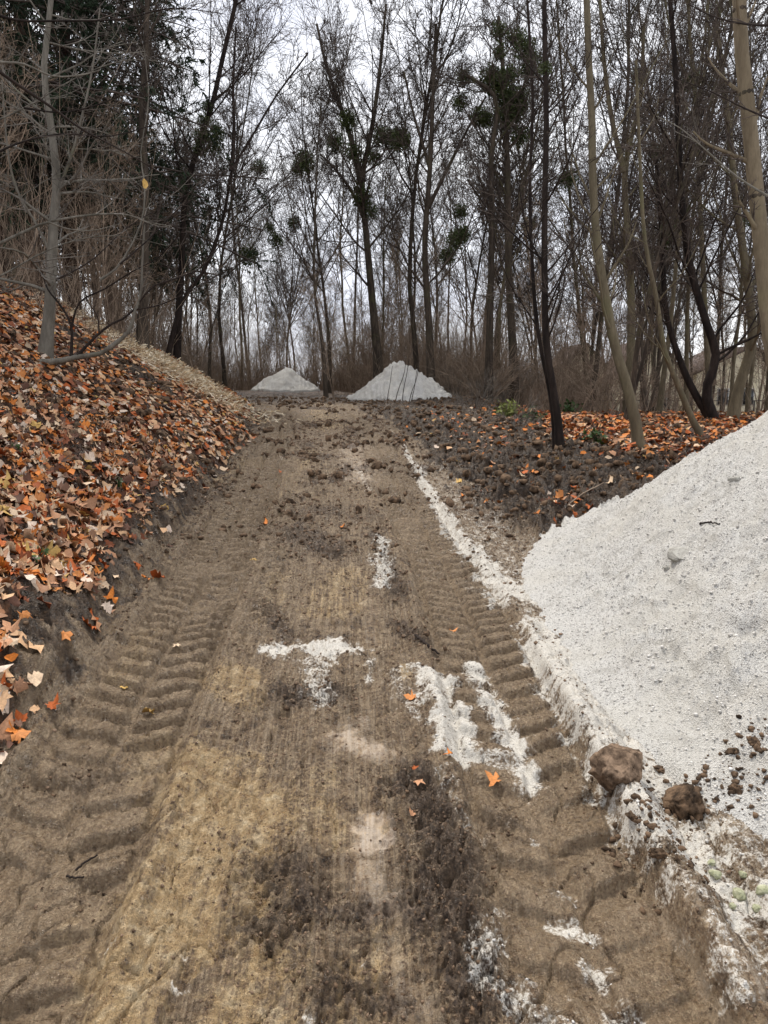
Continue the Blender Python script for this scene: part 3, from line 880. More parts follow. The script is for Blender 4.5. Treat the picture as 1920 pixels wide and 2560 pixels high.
hero_tree('bare_tree', [([(1078, 960), (1072, 800), (1062, 620), (1075, 420), (1082, 250), (1090, 60)], 27, .14, .05, 0),
                        ([(1075, 420), (1050, 340), (1030, 270), (1010, 180)], 27, .06, .03, 0), ([(1070, 520), (1120, 420), (1165, 330), (1215, 240)], 27, .07, .03, 0)],
          'grey forked tree between the right gravel cone and the mistletoe tree', M_BARK_DARK, seed=9, n1=18, H=12,
          mistle=[(1000, 350, 27, .4), (1140, 600, 27, .4), (1155, 585, 27, .35)])
hero_tree('bare_tree', [([(1222, 960), (1225, 800), (1230, 560), (1228, 400), (1240, 250), (1170, 190)], 25, .13, .05, 0)],
          'dark upright tree standing just left of the tallest mistletoe tree', M_BARK_DARK, seed=10, n1=14, H=12)
hero_tree('bare_tree', [([(1570, 1040), (1578, 850), (1575, 650), (1562, 430), (1600, 250), (1610, 60)], 22, .14, .04, 0), ([(1562, 430), (1530, 300), (1510, 150), (1500, 0)], 22, .08, .04, 0)],
          'thick mossy tree standing behind the leaning olive tree', M_BARK_OLIVE, seed=11, n1=24, H=12, twig=M_TWIG)
hero_tree('bare_tree', [([(418, 905), (452, 760), (509, 677), (548, 580), (567, 503), (579, 428), (637, 330), (690, 240), (770, 133)], 21, .062, .02, 0),
                        ([(579, 428), (585, 330), (583, 220), (590, 60)], 21, .06, .02, 0)],
          'dark tree leaning right over the end of the leafy bank', M_BARK_BLACK, seed=12, n1=20, H=10, rmin=.005)
hero_tree('bare_tree', [([(440, 880), (455, 650), (464, 480), (509, 324), (532, 255), (560, 130), (590, 0), (605, -120)], 22, .09, .05, 0)],
          'ivy wrapped tree leaning right behind the leafy bank', M_BARK_BLACK, seed=13, n1=20, H=12, rmin=.006,
          mistle=[(505, 340, 22, .28), (540, 330, 22, .3), (535, 365, 22, .3), (512, 300, 22, .22), (500, 375, 22, .22), (520, 270, 22, .2)])
hero_tree('bare_tree', [([(354, 868), (358, 760), (361, 600), (362, 450), (355, 300), (365, 120), (370, -60)], 17.5, .13, .05, 0)],
          'grey green trunk standing on the straw covered end of the bank', M_BARK_DARK, seed=14, n1=18, H=10, rmin=.005)
# branch collars ringing the tan trunk
_ring = [o for o in COL.objects if o.get('label', '').startswith('ringed tan trunk')][0]
_P, _R = pxline([(1990, 1150), (1960, 1010), (1928, 850), (1907, 650), (1887, 450), (1867, 250), (1852, 100), (1842, -200)], 8.6, 60, .10, .065)
for X_, Y_ in [(1893, 500), (1870, 228), (1853, 35)]:
    k_ = int(np.argmin(np.abs(_P[:, 2] - px(X_, Y_, 8.6)[2])))
    k_ = min(max(k_, 1), 58)
    c_ = _P[k_] - np.array(_ring.location); t_ = unit(_P[k_ + 1] - _P[k_ - 1])
    pp = np.array([c_ - t_ * .022, c_ - t_ * .008, c_ + t_ * .008, c_ + t_ * .022])
    b_ = Bag(); b_.tube(pp[None], np.array([[_R[k_] * .96, _R[k_] * 1.02, _R[k_] * 1.02, _R[k_] * .96]]), 14)
    mobj('branch_collar', b_.mesh('branch_collar', M_BARK_DARK), _ring)
# the sapling on the bank with its low pale branch
gp = ground_at(112, 893)
dS = float(gp[1])
hero_tree('sapling', [([(112, 893), (122, 800), (128, 700), (134, 560), (142, 455), (128, 320), (110, 180), (128, 0), (130, -120)], dS, .085, .025, 0),
                      ([(134, 560), (150, 470), (175, 400), (195, 330), (230, 180), (250, 20)], dS, .022, .009, -.3),
                      ([(130, 640), (90, 560), (45, 480), (20, 380), (5, 200)], dS, .02, .008, -.4)],
          'pale grey maple sapling on the left bank with arching bare branches', M_BARK_GREY, twig=M_TWIG_GREY, seed=15, n1=24, H=6, f1=.42, up1=.0, ang1=(40, 85), n2=5, n3=4, n4=2, rmin=.0028, t0=.2)

def branch_thing(name, lines, label, mat_main, mat_side, cat, seed, side=5, rmin=.0022, twn=4):
    rng = np.random.default_rng(seed)
    p0 = px(*lines[0][0][0], lines[0][1])
    o = empty(name, tuple(p0))
    for i, (pts, d, r0, r1, dd, kind) in enumerate(lines):
        P, R = pxline(pts, d, 16, r0, r1, dd)
        P = P - p0
        b = Bag(); b.tube(P[None], R[None], 7)
        L = np.array([np.linalg.norm(np.diff(P, axis=0), axis=1).sum()])
        mobj('limb' if kind == 0 else 'shoot', b.mesh(name, mat_main if kind == 0 else mat_side), o)
        if side:
            c = Bag()
            P1, R1, L1 = spawn(P[None], R[None], L, side, .32, (25, 60), .25, 1, .05, .09, 6, .5, rng, rmin * 1.4)
            c.tube(P1, R1, 4)
            P2, R2, L2 = spawn(P1, R1, L1, twn, .5, (25, 55), .15, 1, .04, .1, 4, .6, rng, rmin)
            c.tube(P2, R2, 3)
            tag(mobj('twigs', c.mesh(name, M_TWIG if kind else M_TWIG_GREY), o), kind='stuff')
    return tag(o, label, cat)

branch_thing('low_branch', [
    ([(98, 908), (150, 902), (205, 890), (250, 884), (298, 852), (325, 822), (338, 775), (352, 735), (356, 640), (362, 560)], dS - .5, .042, .010, 0, 0),
    ([(178, 894), (178, 815), (150, 762), (118, 720), (98, 655)], dS - .5, .020, .007, 0, 1),
    ([(178, 818), (200, 755), (262, 722), (332, 678), (400, 640), (470, 560)], dS - .5, .014, .005, 0, 1),
    ([(190, 893), (235, 845), (275, 812), (325, 785), (375, 722), (420, 702), (500, 672), (560, 600), (640, 520)], dS - .5, .019, .006, 0, 1),
    ([(248, 832), (243, 790), (218, 750), (205, 690)], dS - .5, .010, .005, 0, 1),
    ([(335, 775), (400, 762), (470, 730), (540, 690), (700, 610)], dS - .5, .009, .004, 0, 1)],
    'pale branch lying out low along the left bank with dark upright shoots', M_BARK_GREY, M_BARK_BLACK, 'branch', 21)
branch_thing('overhanging_branch', [
    ([(-60, 632), (0, 608), (60, 580), (120, 555), (220, 538), (300, 535), (345, 545), (372, 556), (430, 566)], 7.0, .017, .005, .6, 0),
    ([(120, 555), (170, 572), (230, 576), (300, 560)], 7.1, .008, .003, .3, 0)],
    'pale thin branch arching in from the left edge at mid height', M_BARK_GREY, M_BARK_BLACK, 'branch', 22)
branch_thing('overhanging_branch', [
    ([(-50, 140), (0, 155), (60, 160), (130, 190), (200, 188), (250, 175)], 6.5, .013, .004, .4, 0),
    ([(-40, 150), (20, 195), (120, 262), (200, 320), (255, 350), (330, 390), (430, 450)], 6.5, .016, .004, 1.2, 1)],
    'forked branch sloping down from the upper left edge', M_BARK_GREY, M_BARK_BLACK, 'branch', 23)
branch_thing('overhanging_branch', [
    ([(-60, 700), (0, 690), (90, 640), (190, 600), (300, 590), (420, 615)], 8.0, .012, .003, .8, 0),
    ([(-40, 400), (40, 360), (150, 335), (280, 340), (420, 300), (520, 270)], 7.5, .012, .003, 1.0, 1)],
    'pair of thin grey branches crossing in front of the pale sapling', M_BARK_GREY, M_BARK_BLACK, 'branch', 26, side=9)
branch_thing('overhanging_branch', [
    ([(250, 700), (300, 660), (352, 560), (362, 470), (352, 380), (372, 250), (360, 120)], 9.5, .014, .004, .6, 0),
    ([(300, 660), (370, 600), (450, 520), (560, 455), (700, 420)], 9.5, .010, .003, .8, 1),
    ([(140, 700), (230, 650), (330, 560), (480, 480), (640, 380)], 9.3, .010, .003, .8, 1)],
    'spray of fine branches fanning right from behind the low pale branch', M_BARK_GREY, M_BARK_BLACK, 'branch', 27, side=10)
branch_thing('overhanging_branch', [
    ([(-50, 20), (40, 50), (150, 52), (300, 48), (430, 20), (560, 35)], 7.5, .014, .004, 1.0, 1),
    ([(-50, 320), (60, 270), (200, 190), (320, 150), (450, 160)], 8.5, .011, .003, 1.0, 0),
    ([(60, 270), (170, 280), (300, 240), (420, 170), (500, 80)], 8.6, .010, .003, 1.0, 1)],
    'dark thin branches crossing the upper left of the sky', M_BARK_GREY, M_BARK_BLACK, 'branch', 28, side=12)
branch_thing('overhanging_branch', [
    ([(1990, 520), (1920, 490), (1840, 440), (1770, 380), (1700, 320), (1640, 290)], 7.8, .014, .003, .3, 0)],
    'bare grey branch reaching left from the ringed tan trunk', M_BARK_GREY, M_BARK_BLACK, 'branch', 24)
branch_thing('overhanging_branch', [
    ([(1990, 30), (1930, 62), (1850, 58), (1780, 40), (1720, 10)], 8.2, .016, .005, .3, 1),
    ([(1990, 330), (1930, 300), (1860, 270), (1780, 230), (1700, 200)], 8.2, .014, .004, .3, 1)],
    'dark pair of branches crossing behind the ringed trunk at upper right', M_BARK_BLACK, M_BARK_BLACK, 'branch', 25, side=8)

# ------------------------------------------------------------------ forest behind: variants and copies
def variants(n, seed, **kw):
    return [tree_meshes('forest_tree', np.random.default_rng(seed + i), **{k: (v(i) if callable(v) else v) for k, v in kw.items()}) for i in range(n)]
VA = variants(5, 100, H=lambda i: 15 + 2 * i, r=.095, n1=24, n2=8, n3=5, n4=3, rmin=.0072, f1=.38, ang1=(18, 48), bark=M_BARK_DARK)
VB = variants(4, 120, H=lambda i: 15 + 1.5 * i, r=.085, n1=24, n2=7, n3=5, n4=3, rmin=.0072, bark=M_BARK_OLIVE, f1=.34, ang1=(18, 42))
VC = variants(3, 140, H=lambda i: 11 + 2 * i, r=.065, n1=15, n2=6, n3=5, n4=3, rmin=.0072, stems=3, bark=M_BARK_DARK, f1=.3, ang1=(18, 42))
VS = variants(3, 160, H=lambda i: 6 + i, r=.035, n1=16, n2=5, n3=4, n4=2, rmin=.005, stems=2, bark=M_TWIG_BROWN, twig=M_TWIG_BROWN, f1=.32, t0=.15)
frng = np.random.default_rng(5)
spots = []
def scatter(n, d0, d1, s0, s1, mind):
    got = 0; tries = 0
    while got < n and tries < 4000:
        tries += 1
        d = math.sqrt(frng.uniform(d0 * d0, d1 * d1)); s_ = frng.uniform(s0, s1); x = s_ * d
        if (-.175 < s_ < -.075 and d < 38.5) or (-.06 < s_ < .10 and d < 27): continue
        if all((x - a) ** 2 + (d - b) ** 2 > mind ** 2 for a, b in spots):
            spots.append((x, d)); got += 1
            yield x, d
def place(me_pair, x, d, label, group, name='bare_tree', sc=1.0, cat='tree'):
    if -.24 < x / d < .04: sc *= .84
    z = float(gheight(x, d)[0])
    t_ = thing_tree(name, (x, d, z - .05), me_pair[0], me_pair[1], label, cat, group)
    t_.rotation_euler = (frng.normal() * .03, frng.normal() * .03, frng.uniform(0, 6.28))
    t_.scale = (sc, sc, sc * frng.uniform(.9, 1.1))
    return t_
def zone(x, d):
    s_ = x / d * FPX + 960
    if s_ < 450: return 'behind the leafy left bank'
    if s_ < 820: return 'beyond the far gravel cone'
    if s_ < 1150: return 'beyond the right gravel cone'
    if s_ < 1500: return 'behind the twin black stems'
    return 'behind the near heap'
for x, d in scatter(24, 27, 40, -.10, .56, 1.9):
    v = VA if frng.random() < .6 else (VB if frng.random() < .7 else VC)
    nm = 'dark' if v is not VB else 'olive barked'
    place(v[frng.integers(len(v))], x, d, f'{nm} bare tree at the front of the wood {zone(x, d)}', 'trees of the wood ' + zone(x, d), sc=frng.uniform(.78, 1.05))
for x, d in scatter(16, 22, 36, -.60, -.20, 1.8):
    v = VA if frng.random() < .6 else VC
    place(v[frng.integers(len(v))], x, d, f'dark bare tree at the front of the wood {zone(x, d)}', 'trees of the wood ' + zone(x, d), sc=frng.uniform(.8, 1.1))
for x, d in scatter(9, 16, 27, .28, .58, 1.9):
    v = VB if frng.random() < .6 else VC
    place(v[frng.integers(len(v))], x, d, f'slim bare tree near the orange leaves {zone(x, d)}', 'slim trees by the orange leaves', sc=frng.uniform(.7, .95))
for x, d in scatter(60, 40, 62, -.58, .58, 2.0):
    v = [VA, VB, VC][frng.integers(3)]
    place(v[frng.integers(len(v))], x, d, f'bare tree deep in the wood {zone(x, d)}', 'trees deep in the wood ' + zone(x, d), sc=frng.uniform(.8, 1.1))
for x, d in scatter(60, 62, 100, -.6, .6, 2.6):
    v = [VA, VB, VC][frng.integers(3)]
    place(v[frng.integers(len(v))], x, d, f'distant bare tree at the back of the wood {zone(x, d)}', 'distant trees at the back of the wood', sc=frng.uniform(.85, 1.2))
# young growth
for x, d in scatter(34, 24, 44, -.36, .5, 1.0):
    place(VS[frng.integers(3)], x, d, f'thin brown young tree in the undergrowth {zone(x, d)}', 'young trees in the undergrowth', name='young_tree', sc=frng.uniform(.6, 1.1))
for x, d in scatter(12, 13, 24, -.56, -.26, .8):
    place(VS[frng.integers(3)], x, d, 'thin brown young tree growing on the crown of the left bank', 'young trees on the left bank', name='young_tree', sc=frng.uniform(.6, 1.0))
# loose mistletoe in the front rank
mrng = np.random.default_rng(9)
for X, Y, d, r in [(1150, 530, 30, .35), (1320, 560, 30, .3), (650, 420, 32, .4), (735, 560, 32, .35), (690, 600, 34, .4), (1680, 580, 24, .35), (1665, 605, 24, .25), (1420, 450, 28, .4),
                   (1640, 380, 28, .35), (1720, 210, 26, .3), (1740, 195, 26, .3), (1650, 470, 28, .3), (620, 640, 34, .5), (675, 570, 30, .25), (1120, 640, 28, .35), (1590, 190, 30, .3), (1880, 545, 20, .25)]:
    p = px(X, Y, d)
    o = mobj('mistletoe', random.choice(MISTLE), None, tuple(p)); o.scale = (r, r, r); o.rotation_euler = tuple(mrng.uniform(0, 6, 3))
    tag(o, 'round dark green mistletoe clump high in the bare trees ' + zone(p[0], p[1]), 'mistletoe', 'mistletoe clumps in the wood')

# ------------------------------------------------------------------ spruces upper left
def spruce(seed, H, r):
    rng = np.random.default_rng(seed)
    P, R = straight_trunk(H, r, rng, .02, 14, .01)
    big = Bag(); big.tube(P, R, 9)
    P1, R1, L1 = spawn(P, R, np.array([H]), 110, .30, (75, 100), .18, .98, -.05, .04, 8, .28, rng, .014, .72)
    bo = Bag(); bo.tube(P1, R1, 4)
    P2, R2, L2 = spawn(P1, R1, L1, 12, .34, (40, 75), .12, 1, -.22, .06, 5, .5, rng, .006, .4)
    bo.tube(P2, R2, 3)
    nd = Bag()
    N = len(P2); m = 34
    ii = np.repeat(np.arange(N), m); tt = rng.random(N * m) * 3.99; i = tt.astype(int); f = (tt - i)[:, None]
    c = P2[ii, i] * (1 - f) + P2[ii, i + 1] * f
    T = unit(P2[ii, i + 1] - P2[ii, i]); rv = unit(rng.normal(size=(N * m, 3)))
    a = unit(T * .8 + rv * .8 + np.array([0, 0, -.25])); s_ = unit(np.cross(a, rng.normal(size=(N * m, 3))))
    L = rng.uniform(.09, .22, N * m)[:, None]
    V = np.stack([c - s_ * .02, c + s_ * .02, c + a * L], 1).reshape(-1, 3)
    nd.add(V, np.arange(len(V)).reshape(-1, 3))
    return big.mesh('spruce_trunk', M_BARK_SPRUCE), bo.mesh('spruce_boughs', M_TWIG), nd.mesh('spruce_needles', M_NEEDLE, False)
SP = [spruce(400, 19, .26), spruce(401, 17, .22)]
for i, (X, d, sc, lab) in enumerate([(20, 19, 1.0, 'dark spruce at the left edge, trunk nearest to the picture border'), (110, 21, 1.1, 'dark spruce second from the left edge behind the sapling'),
                                     (205, 24, 1.05, 'dark spruce with reaching boughs right of the grey sapling'), (-60, 17, 1.0, 'spruce standing partly outside the left edge'),
                                     (300, 29, 1.0, 'spruce farthest right of the dark evergreens on the bank')]):
    x = (X - 960) / FPX * d
    t_ = empty('spruce_tree', (x, d, float(gheight(x, d)[0]) - .1))
    a, b, c = SP[i % 2]
    mobj('trunk', a, t_); mobj('boughs', b, t_); mobj('needles', c, t_)
    t_.scale = (sc, sc, sc); t_.rotation_euler = (0, 0, i * 1.7)
    tag(t_, lab, 'spruce tree', 'spruces on the left bank')

# ------------------------------------------------------------------ undergrowth (nobody could count it)
def undergrowth(name, spotsfn, n, seed, mat, hmin, hmax, label, rad=.006, side=3):
    rng = np.random.default_rng(seed)
    x, y_ = spotsfn(rng, n)
    z = gheight(x, y_)
    L = (hmin + (hmax - hmin) * rng.random(n) ** 1.4) * np.clip(.8 + .9 * fbm(x * .7, y_ * .7, 2, seed), .35, 1.5)
    D = unit(np.stack([rng.normal(size=n) * .36, rng.normal(size=n) * .30, np.ones(n)], 1))
    P = np.empty((n, 5, 3)); P[:, 0] = np.stack([x, y_, z - .03], 1)
    for j in range(1, 5):
        P[:, j] = P[:, j - 1] + D * (L / 4)[:, None]
        D = unit(D + rng.normal(size=(n, 3)) * .13)
    R = rad * rng.uniform(.7, 1.6, n)[:, None] * np.linspace(1, .35, 5)[None]
    b = Bag(); b.tube(P, R, 3)
    if side:
        P1, R1, _ = spawn(P, R, L, side, .45, (20, 55), .2, 1, .05, .12, 4, .7, rng, rad * .45)
        b.tube(P1, R1, 3)
    o = mobj(name, b.mesh(name, mat))
    return tag(o, label, kind='stuff')
def f_mid(rng, n):
    d = np.sqrt(rng.uniform(26 ** 2, 46 ** 2, n)); s_ = rng.uniform(-.34, .27, n)
    x = s_ * d
    ok = (np.hypot(x - .47, d - 25.2) > 2.1) & (np.hypot(x + 4.55, d - 36.5) > 2.1) & ~((np.abs(x - rutR(d)) < 2.2) & (d < 33)) & ~((x > -7.2) & (x < -1.9) & (d < 37))
    return x[ok], d[ok]
def wrap(f):
    def g(rng, n):
        xs_, ds_ = f(rng, n * 3)
        return xs_[:n], ds_[:n]
    return g
undergrowth('undergrowth', wrap(f_mid), 17000, 31, M_TWIG_BROWN, 1.1, 4.4, 'dense thicket of brown bare shoots along the crest behind the gravel cones')
def f_right(rng, n):
    d = np.sqrt(rng.uniform(17 ** 2, 30 ** 2, n)); s_ = rng.uniform(.15, .56, n)
    x = s_ * d; k = rng.random(n) < np.clip(.15 + (d - 17) / 12, 0, 1)
    return x[k], d[k]
undergrowth('undergrowth', wrap(f_right), 600, 32, M_TWIG_BROWN, .3, 1.5, 'tangle of bare brown shoots behind the orange leaves on the right')
def f_left(rng, n):
    d = np.sqrt(rng.uniform(13 ** 2, 27 ** 2, n)); s_ = rng.uniform(-.56, -.24, n)
    x = s_ * d; k = (toe(d) - x) > 2.3
    return x[k], d[k]
undergrowth('undergrowth', wrap(f_left), 900, 33, M_TWIG_BROWN, .8, 4.6, 'tall bare shoots growing along the top of the left bank', .0055)

# arching bare shrubs
def shrub(seed, mat, n=26, L0=1.9):
    rng = np.random.default_rng(seed)
    az = rng.uniform(0, 2 * pi, n); lean = rng.uniform(.2, .9, n)
    D = unit(np.stack([np.cos(az) * lean, np.sin(az) * lean, np.ones(n)], 1))
    L = L0 * rng.uniform(.6, 1.2, n)
    P = np.empty((n, 7, 3)); P[:, 0] = np.stack([np.cos(az) * .12, np.sin(az) * .12, np.zeros(n) - .05], 1)
    for j in range(1, 7):
        P[:, j] = P[:, j - 1] + D * (L / 6)[:, None]
        D = unit(D + rng.normal(size=(n, 3)) * .1 - np.array([0, 0, .09]))
    R = np.full(n, .011)[:, None] * np.linspace(1, .4, 7)[None]
    a = Bag(); a.tube(P, R, 4)
    c = Bag()
    P1, R1, L1 = spawn(P, R, L, 6, .45, (25, 60), .2, 1, .03, .12, 5, .6, rng, .0045); c.tube(P1, R1, 3)
    P2, R2, L2 = spawn(P1, R1, L1, 3, .5, (25, 60), .2, 1, .03, .12, 3, .6, rng, .0038); c.tube(P2, R2, 3)
    return a.mesh('shrub_stems', mat), c.mesh('shrub_twigs', mat)
SH = [shrub(500, M_TWIG_BROWN), shrub(501, M_TWIG_GREY, 20), shrub(502, M_TWIG_BROWN, 30, 2.4)]
k = 0
for x, d in scatter(26, 21, 34, -.30, .5, 1.1):
    if np.hypot(x - .47, d - 25.2) < 2.6 or (abs(x - float(rutR(d))) < 2.4 and d < 33) or (x < -1.5 and x > -7.5 and d < 38): continue
    m_ = SH[k % 3]; k += 1
    t_ = empty('bare_shrub', (x, d, float(gheight(x, d)[0])))
    mobj('stems', m_[0], t_); mobj('twigs', m_[1], t_)
    t_.rotation_euler = (0, 0, frng.uniform(0, 6)); s_ = frng.uniform(.7, 1.25); t_.scale = (s_, s_, s_)
    tag(t_, 'leafless arching shrub at the edge of the wood ' + zone(x, d), 'shrub', 'bare shrubs at the edge of the wood')
for X, Y, s_, lab in [(1300, 1085, .42, 'small bare shrub on the churned soil left of the two stemmed tree'), (1250, 1010, .8, 'bare shrub right beside the right gravel cone'),
                      (1190, 1030, .6, 'low twiggy shrub at the right foot of the distant gravel cone')]:
    p = ground_at(X, Y)
    t_ = empty('bare_shrub', (p[0], p[1], float(gheight(p[0], p[1])[0])))
    mobj('stems', SH[1][0], t_); mobj('twigs', SH[1][1], t_); t_.scale = (s_, s_, s_)
    tag(t_, lab, 'shrub', 'bare shrubs at the edge of the wood')
# thin saplings standing before the right cone
rr = np.random.default_rng(77)
for i, (X0, X1, Yt) in enumerate([(985, 1010, 935), (1005, 1018, 930), (1020, 1042, 945), (970, 975, 960), (1030, 1036, 970)]):
    P, R = pxline([(X0, 1022), ((X0 + X1) / 2 - 3, (1022 + Yt) / 2), (X1, Yt), (X1 + 6, Yt - 45)], 22.6, 8, .014, .007, 0)
    b = Bag(); b.tube(P[None] - P[0], R[None], 4)
    o = mobj('bare_shoot', b.mesh('bare_shoot', M_TWIG), None, tuple(P[0]))
    tag(o, 'thin dark bare shoot standing in front of the right distant gravel cone', 'shoot', 'thin shoots before the right cone')

# ------------------------------------------------------------------ leaves
def leaf_shape(rng, kind):
    """unit leaf: outline points (x,y) about a petiole at -y"""
    if kind == 'maple':
        ang = np.radians([-90, -60, -38, -18, 4, 22, 45, 58, 90, 122, 135, 158, 176, 198, 218, 240])
        rad = np.array([.30, .45, .36, .62, .52, .90, .52, .62, 1.0, .62, .52, .90, .52, .62, .36, .45])
    elif kind == 'oval':
        ang = np.radians(np.arange(-90, 270, 36)); rad = np.array([.8, .62, .5, .52, .72, 1.0, .72, .52, .5, .62])
    else:
        ang = np.radians(np.arange(-90, 270, 60)); rad = np.array([.6, .62, .8, 1.0, .8, .62])
    rad = rad * (1 + rng.normal(size=len(rad)) * .07)
    return np.stack([np.cos(ang) * rad, np.sin(ang) * rad], 1)

def leaf_geo(rng, kind, curl):
    o = leaf_shape(rng, kind)
    n = len(o)
    V = np.zeros((n + 1, 3)); V[1:, :2] = o
    r2 = (o ** 2).sum(1)
    a = rng.uniform(0, pi); q = o[:, 0] * cos(a) + o[:, 1] * sin(a)
    V[1:, 2] = curl * q * q + rng.normal(size=n) * .13 - abs(o[:, 0]) * rng.uniform(-.25, .35)
    F = np.stack([np.zeros(n, int), 1 + np.arange(n), 1 + (np.arange(n) + 1) % n], 1)
    return V * .5, F          # spans about 1 across

PAL = np.array([(.50, .26, .14), (.58, .36, .20), (.66, .49, .33), (.54, .21, .06), (.60, .19, .03), (.42, .10, .02), (.22, .065, .025),
                (.10, .042, .024), (.52, .33, .10), (.66, .53, .42), (.34, .18, .10), (.15, .075, .045)])
PROB_L = np.array([.16, .14, .11, .12, .07, .08, .07, .08, .03, .08, .07, .05]); PROB_L /= PROB_L.sum()
PROB_R = np.array([.12, .10, .04, .20, .14, .14, .07, .06, .02, .03, .05, .03]); PROB_R /= PROB_R.sum()

def rot_to(n_, ang):
    """matrices (N,3,3) with z axis n_, spun by ang"""
    ref = np.tile(np.array([[1., 0, 0]]), (len(n_), 1))
    a = unit(ref - (ref * n_).sum(1, keepdims=True) * n_); b = np.cross(n_, a)
    c, s_ = np.cos(ang)[:, None], np.sin(ang)[:, None]
    return np.stack([a * c + b * s_, -a * s_ + b * c, n_], -1)

def slope_normal(x, y_):
    e = .06
    return unit(np.stack([-(base_h(x + e, y_) - base_h(x - e, y_)) / (2 * e), -(base_h(x, y_ + e) - base_h(x, y_ - e)) / (2 * e), np.ones_like(x)], 1))

lr = np.random.default_rng(12)
def candidates(area, dens):
    x0, x1, y0, y1 = area
    n = int((x1 - x0) * (y1 - y0) * dens)
    x = lr.uniform(x0, x1, n); y_ = lr.uniform(y0, y1, n)
    vis = np.abs(x) < .56 * y_ + .9
    x, y_ = x[vis], y_[vis]
    m_ = litter_mask(x, y_)
    dk = np.zeros_like(x); qq = (x > 0) | (y_ < 9); dk[qq] = masks(x[qq], y_[qq])[3]
    k_ = lr.random(len(x)) < np.maximum(m_ ** 1.1, .07 * dk)
    return x[k_], y_[k_]
sets = []
for area, dens in [((-4.2, -1.2, 1.6, 7), 460), ((-7.5, -1.8, 7, 14), 300), ((-12, -2.2, 14, 24), 190), ((1.0, 9.5, 7.5, 18), 230), ((3, 14, 18, 27), 90)]:
    sets.append(candidates(area, dens))
sets.append(candidates((.4, 5, 5, 20), 90))
lx = np.concatenate([a for a, b in sets]); ly = np.concatenate([b for a, b in sets])
inheap = big_heap_h(lx, ly) > -.02
lx, ly = lx[~inheap], ly[~inheap]
N = len(lx)
print('leaves', N)
nrm = slope_normal(lx, ly)
nrm = unit(nrm + lr.normal(size=(N, 3)) * .33 * np.array([1, 1, .3]))
MR = rot_to(nrm, lr.uniform(0, 2 * pi, N))
size = lr.uniform(.07, .165, N) * np.where(ly > 14, 1.15, np.where(ly < 6, 1.12, 1.0))
lz = gheight(lx, ly) + lr.uniform(.004, .038, N)
right = lx > 0
ci = np.where(right, lr.choice(len(PAL), N, p=PROB_R), lr.choice(len(PAL), N, p=PROB_L))
colr = np.minimum(PAL[ci] * lr.uniform(.7, 1.1, (N, 1)), .85)
dist = np.hypot(lx, ly)
order = np.argsort(dist)
inview = (np.abs(lx[order]) < .53 * ly[order] + .1)
singles = order[inview][:300]
rest = np.setdiff1d(np.arange(N), singles)
near_shapes = [leaf_geo(np.random.default_rng(900 + i), ['maple', 'maple', 'oval', 'maple'][i % 4], lr.uniform(-.9, 1.5)) for i in range(12)]
far_shapes = [leaf_geo(np.random.default_rng(930 + i), 'hex', lr.uniform(-.4, .9)) for i in range(8)]
VV, FF, CC = [], [], []
off = 0
for shapes, sel in ((near_shapes, rest[dist[rest] < 10]), (far_shapes, rest[dist[rest] >= 10])):
    sh = lr.integers(0, len(shapes), len(sel))
    for si, (V0, F0) in enumerate(shapes):
        q = sel[sh == si]
        if not len(q): continue
        V = np.einsum('nij,vj->nvi', MR[q], V0) * size[q][:, None, None] + np.stack([lx[q], ly[q], lz[q]], 1)[:, None, :]
        nv = len(V0)
        VV.append(V.reshape(-1, 3)); FF.append((F0[None] + (np.arange(len(q)) * nv)[:, None, None]).reshape(-1, 3) + off)
        CC.append(np.repeat(np.concatenate([colr[q], np.ones((len(q), 1))], 1), nv, 0)); off += nv * len(q)
litter = mobj('leaf_litter', np_mesh('leaf_litter', np.concatenate(VV), np.concatenate(FF), M_LEAFLIT, False, {'tint': np.concatenate(CC)}))
tag(litter, 'carpet of fallen orange, tan and brown maple leaves on bank and wood floor', kind='stuff')
LEAFMATS = [mat_plain('leaf_tone', tuple(c * .8), tuple(np.minimum(c * 1.15, .9)), 12, .7, .3, .2) for c in PAL]
leaf_cache = {}
def leaf_me(si, c_):
    if (si, c_) not in leaf_cache:
        V0, F0 = near_shapes[si]
        leaf_cache[(si, c_)] = np_mesh('leaf', V0, F0, LEAFMATS[c_], False)
    return leaf_cache[(si, c_)]
from mathutils import Matrix, Vector
def set_mat(o, R3, s_, p):
    M4 = Matrix([[*(R3[0] * s_), p[0]], [*(R3[1] * s_), p[1]], [*(R3[2] * s_), p[2]], [0, 0, 0, 1]])
    o.matrix_world = M4
for q in singles:
    o = bpy.data.objects.new('leaf', leaf_me(int(lr.integers(12)), int(ci[q])))
    set_mat(o, MR[q], size[q], (lx[q], ly[q], lz[q]))
    link(o); o.parent = litter

